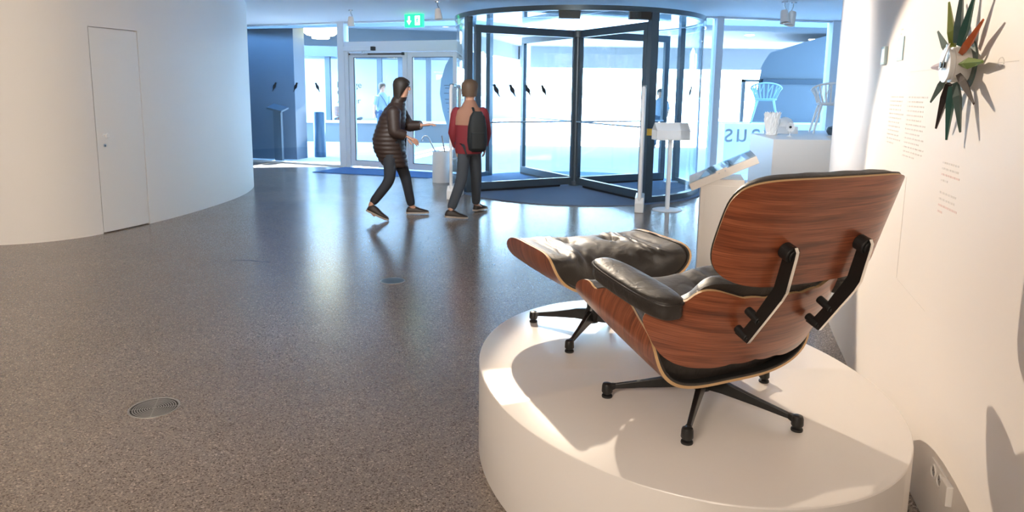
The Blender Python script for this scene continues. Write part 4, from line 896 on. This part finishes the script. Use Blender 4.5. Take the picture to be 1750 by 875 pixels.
def head_details(parent, head, face, hair_m, long=False, ears=True):
    h = Vector(head); f_ = Vector(face).normalized(); s_ = Vector((-f_.y, f_.x, 0)).normalized(); mb = MB()
    n_ = h + f_ * .088 - Vector((0, 0, .015)); mb.tube([n_ + Vector((0, 0, .035)) - f_ * .012, n_, n_ - Vector((0, 0, .012)) - f_ * .012], [.007, .013, .009], 8); mb.build('nose', 'skin', parent, 60)
    mb = MB()
    for q in (-1, 1): c = h + f_ * .078 + s_ * q * .030 + Vector((0, 0, .014)); mb.ell(tuple(c), (.010, .010, .006))
    mb.build('eyes', 'black', parent, 60)
    mb = MB(); c = h + f_ * .078 - Vector((0, 0, .058)); mb.tube([tuple(c - s_ * .022), tuple(c + f_ * .006), tuple(c + s_ * .022)], [.004, .007, .004], 8); mb.build('mouth', 'inkred', parent, 60)
    if ears:
        for q in (-1, 1): mb = MB(); mb.ell(tuple(h + s_ * q * .079), (.014, .016, .03)); mb.build('ear', 'skin', parent, 60)
    mb = MB(); k_, rg = 20, []
    for j, (zz, rr_) in enumerate(((-.055, .090), (-.02, .098), (.03, .101), (.07, .092), (.10, .068), (.118, .030), (.122, .004))):
        ring = []
        for q in range(k_):
            a = 2 * PI * q / k_; d_ = f_ * math.cos(a) + s_ * math.sin(a); fr = max(0, math.cos(a)); lift = .085 * fr ** .7 * max(0, 1 - j / 3.5)
            drop = -.03 * (1 - fr) * (j == 0) - (.16 * max(0, -math.cos(a)) * (j == 0) if long else 0)
            ring.append(tuple(h + d_ * rr_ * (.95 if fr > .5 else 1.03) - f_ * .008 + Vector((0, 0, zz + lift + drop))))
        rg.append(ring)
    mb.rings(rg); mb.build('hair', hair_m, parent, 70)
# --- striding person in the quilted coat
W1 = empty('person', (-1.40, 8.30, 0), 0, 'person in a dark quilted coat striding right with arms held out', 'person')
PJ = dict(pelvis=(-.02, 0, .86), belly=(.0, 0, 1.0), chest=(.04, .0, 1.20), neck=(.085, 0, 1.36), jaw=(.115, 0, 1.44), head=(.115, 0, 1.52), crown=(.105, 0, 1.585),
          shl=(.03, .15, 1.27), ell=(.16, .16, 1.07), wrl=(.34, .10, 1.085), shr=(.03, -.15, 1.26), elr=(.05, -.20, 1.02), wrr=(.19, -.17, .965),
          hipl=(-.01, .08, .84), knl=(.12, .12, .47), anl=(.185, .18, .085), toel=(.31, .20, .035), hipr=(-.02, -.08, .84), knr=(-.02, -.16, .45), anr=(-.235, -.25, .17), toer=(-.17, -.265, .05))
bd = body(W1, PJ)
rows = [(.03, 0, .60, .135, .14, 0), (.0, 0, .66, .165, .165, 0), (-.045, 0, .80, .185, .185, 0), (-.055, 0, .93, .185, .19, 0), (-.03, 0, 1.05, .17, .18, 0), (.0, 0, 1.18, .15, .18, 0), (.03, 0, 1.28, .12, .165, 0), (.06, 0, 1.35, .085, .09, 0), (.085, 0, 1.41, .085, .085, 0)]
ct = loft('coat', interp_rows(rows, 66, .05, .05), 'coat', W1)
for s in 'lr':
    mb = MB(); a, b_, c = (Vector(PJ[x + s]) for x in ('sh', 'el', 'wr')); pts, rad = [tuple(a + (a - b_).normalized() * .05)], [.03]
    for i in range(17):
        t_ = i / 16; p = a.lerp(b_, t_ * 2) if t_ < .5 else b_.lerp(c, (t_ - .5) * 1.72); pts.append(tuple(p)); rad.append((.086 - .034 * t_) * (1 + .05 * (i % 2)))
    mb.tube(pts, rad, 14); mb.build('sleeve', 'coat', ct, 60)
hand(W1, PJ['wrl'], (.98, -.05, .12), (0, 0, -1), 1); hand(W1, PJ['wrr'], (.75, .1, -.45), (0, .6, -.6), -1)
head_details(W1, PJ['head'], (1, .05, -.05), 'hair', True, False)
TJ = {'p': (PJ['pelvis'], (.14, .12)), 'hl': (PJ['hipl'], .10), 'kl': (PJ['knl'], .07), 'al': ((.183, .178, .095), .052), 'hr': (PJ['hipr'], .10), 'kr': (PJ['knr'], .07), 'ar': ((-.225, -.245, .18), .052)}
skin_mesh('trousers', TJ, [('p', 'hl'), ('hl', 'kl'), ('kl', 'al'), ('p', 'hr'), ('hr', 'kr'), ('kr', 'ar')], 'trouser', W1)
shoe(W1, (.12, .17, .012), (1, .12, 0), 0); shoe(W1, (-.275, -.262, .115), (1, -.05, 0), R(24))
# --- person in the red jacket, seen from behind
W2 = empty('person', (-.51, 8.40, 0), 0, 'person in a red and tan jacket with a black backpack, seen from behind', 'person')
PJ = dict(pelvis=(-.02, 0, .84), belly=(.0, 0, .98), chest=(.0, .0, 1.18), neck=(.0, .01, 1.35), jaw=(.005, .02, 1.43), head=(.005, .025, 1.51), crown=(.0, .02, 1.575),
          shl=(-.15, .02, 1.25), ell=(-.20, .02, 1.0), wrl=(-.17, .14, .82), shr=(.15, .0, 1.25), elr=(.20, .06, 1.0), wrr=(.17, .2, .84),
          hipl=(-.06, -.02, .82), knl=(-.09, -.06, .45), anl=(-.215, -.235, .10), toel=(-.10, -.22, .035), hipr=(.055, .04, .82), knr=(.07, .18, .45), anr=(.06, .33, .085), toer=(.13, .42, .035))
bd = body(W2, PJ)
rows = [(-.01, 0, .76, .155, .12, 0), (-.01, 0, .80, .165, .13, 0), (.0, 0, .95, .165, .135, 0), (.0, 0, 1.08, .17, .135, 0)]
jk = loft('jacket', rows + [(.0, .0, 1.10, .172, .134, 0)], 'red', W2)
loft('jacket_yoke', [(.0, 0, 1.095, .175, .137, 0), (.0, 0, 1.18, .175, .135, 0), (.0, 0, 1.26, .155, .115, 0), (.0, .0, 1.31, .10, .085, 0), (.0, .01, 1.37, .068, .068, 0), (.0, .01, 1.385, .06, .06, 0)], 'tan', jk)
for s, mt in (('l', 'red'), ('r', 'red')):
    mb = MB(); a, b_, c = (Vector(PJ[x + s]) for x in ('sh', 'el', 'wr')); mb.tube([a + (a - b_).normalized() * .05, a + (a - b_).normalized() * .02, a.lerp(b_, .15), a.lerp(b_, .5), b_, b_.lerp(c, .5), b_.lerp(c, .92)], [.03, .06, .07, .064, .058, .05, .043], 14); mb.build('sleeve', mt, jk, 60)
hand(W2, PJ['wrl'], (.1, .3, -.9), (1, 0, 0), 1); hand(W2, PJ['wrr'], (-.05, .3, -.9), (-1, 0, 0), 1)
head_details(W2, PJ['head'], (.55, .83, 0), 'brownhair')
TJ = {'p': (PJ['pelvis'], (.11, .095)), 'hl': (PJ['hipl'], .088), 'kl': (PJ['knl'], .07), 'al': ((-.21, -.228, .105), .058), 'hr': (PJ['hipr'], .088), 'kr': (PJ['knr'], .07), 'ar': ((.06, .328, .09), .056)}
skin_mesh('trousers', TJ, [('p', 'hl'), ('hl', 'kl'), ('kl', 'al'), ('p', 'hr'), ('hr', 'kr'), ('kr', 'ar')], 'jean', W2)
shoe(W2, (-.275, -.245, .03), (1, .08, 0), R(4)); shoe(W2, (.04, .29, .012), (.5, .85, 0), 0)
bp = empty('backpack', (.10 - .51, 8.40 - .225, .80), R(10), 'black backpack hung on the back of the person in red', 'bag')
mb = MB(); rg = []
for z, w_, d_ in ((0, .07, .05), (.02, .10, .075), (.12, .115, .088), (.28, .108, .082), (.40, .085, .062), (.46, .05, .035)):
    rg.append([(w_ * float(U), d_ * float(V), z) for U, V in (supe(np.array(a), 3.2) for a in np.linspace(0, 2 * PI, 25)[:-1])])
mb.rings(rg); mb.build('pack_body', 'bag', bp, 60)
mb = MB(); mb.rings([[(.08 * float(U), -.082 + .022 * float(V), z) for U, V in (supe(np.array(a), 3) for a in np.linspace(0, 2 * PI, 17)[:-1])] for z in (.04, .06, .20, .22)]); mb.build('front_pocket', 'bag', bp, 60)
mb = MB(); mb.tube([(-.03, .05, .44), (-.04, .10, .50), (-.04, .20, .48), (-.05, .28, .30)], .014, 8, flat=(1, .4)); mb.build('shoulder_strap', 'bag', bp, 60)
# --- people outside
def stander(loc, rz, label, shirt, trouser, hair, strap=False, s=1.0):
    e = empty('person', loc, rz, label, 'person'); e.scale = (s, s, s)
    P = dict(pelvis=(0, 0, .92), belly=(0, 0, 1.06), chest=(0, 0, 1.28), neck=(0, 0, 1.47), jaw=(0, -.02, 1.56), head=(0, -.015, 1.64), crown=(0, -.005, 1.71), shl=(-.18, 0, 1.38), ell=(-.24, .03, 1.12), wrl=(-.20, .10, .92), shr=(.18, 0, 1.38), elr=(.24, .03, 1.12), wrr=(.20, .10, .92),
             hipl=(-.09, 0, .9), knl=(-.10, -.01, .5), anl=(-.11, .02, .08), toel=(-.12, -.12, .035), hipr=(.09, 0, .9), knr=(.10, -.01, .5), anr=(.11, .02, .08), toer=(.12, -.12, .035))
    body(e, P); sh = loft('shirt', [(0, 0, .86, .17, .12, 0), (0, 0, 1.0, .165, .12, 0), (0, 0, 1.2, .18, .125, 0), (0, 0, 1.36, .19, .11, 0), (0, 0, 1.43, .12, .09, 0), (0, 0, 1.49, .065, .065, 0)], shirt, e)
    for q in 'lr':
        a, b_ = Vector(P['sh' + q]), Vector(P['el' + q]); mb = MB(); mb.tube([a, a.lerp(b_, .5), a.lerp(b_, .9)], [.075, .07, .068], 12); mb.build('sleeve', shirt, sh, 60); hand(e, P['wr' + q], (0, .1, -1), (1 if q == 'l' else -1, 0, 0), 1)
    TJ = {'p': (P['pelvis'], (.15, .115)), 'hl': (P['hipl'], .10), 'kl': (P['knl'], .075), 'al': (P['anl'], .06), 'hr': (P['hipr'], .10), 'kr': (P['knr'], .075), 'ar': (P['anr'], .06)}
    skin_mesh('trousers', TJ, [('p', 'hl'), ('hl', 'kl'), ('kl', 'al'), ('p', 'hr'), ('hr', 'kr'), ('kr', 'ar')], trouser, e)
    head_details(e, P['head'], (0, -1, 0), hair); shoe(e, (-.11, .06, .012), (-.1, -1, 0), 0); shoe(e, (.11, .06, .012), (.1, -1, 0), 0)
    if strap: mb = MB(); mb.tube([(-.14, -.07, 1.44), (-.04, -.135, 1.28), (.08, -.135, 1.08), (.16, -.06, .95)], .018, 8, flat=(1, .35)); mb.build('bag_strap', 'navy', e, 60)
    return e
stander((-3.52, 19.2, -.03), R(50), 'person outside in a light blue shirt with a dark shoulder strap', 'shirt', 'navy', 'brownhair', True, .97)
stander((-3.02, 19.6, -.03), R(30), 'person outside mostly hidden behind the striding person', 'shirt', 'navy', 'hair', False, 1.05)
stander((4.02, 19.6, -.03), R(-20), 'person outside in light blue seen beside the right drum post', 'shirt', 'bin', 'hair', False, .93)
# dark lounge chair seen in the pavilion
lc2 = copy_tree(ch); lc2.location = (-4.92, 21.4, .16); lc2.rotation_euler = (0, 0, R(-8)); lc2.scale = (.92, .92, .92)
tag(lc2, 'small dark lounge chair with its back turned inside the pavilion window', 'chair')
mb = MB(); mb.box((-5.5, 20.95, -.03), (-4.3, 21.95, .159)); tag(mb.build('pedestal', 'outwhite'), 'low white platform under the lounge chair inside the pavilion', 'pedestal')
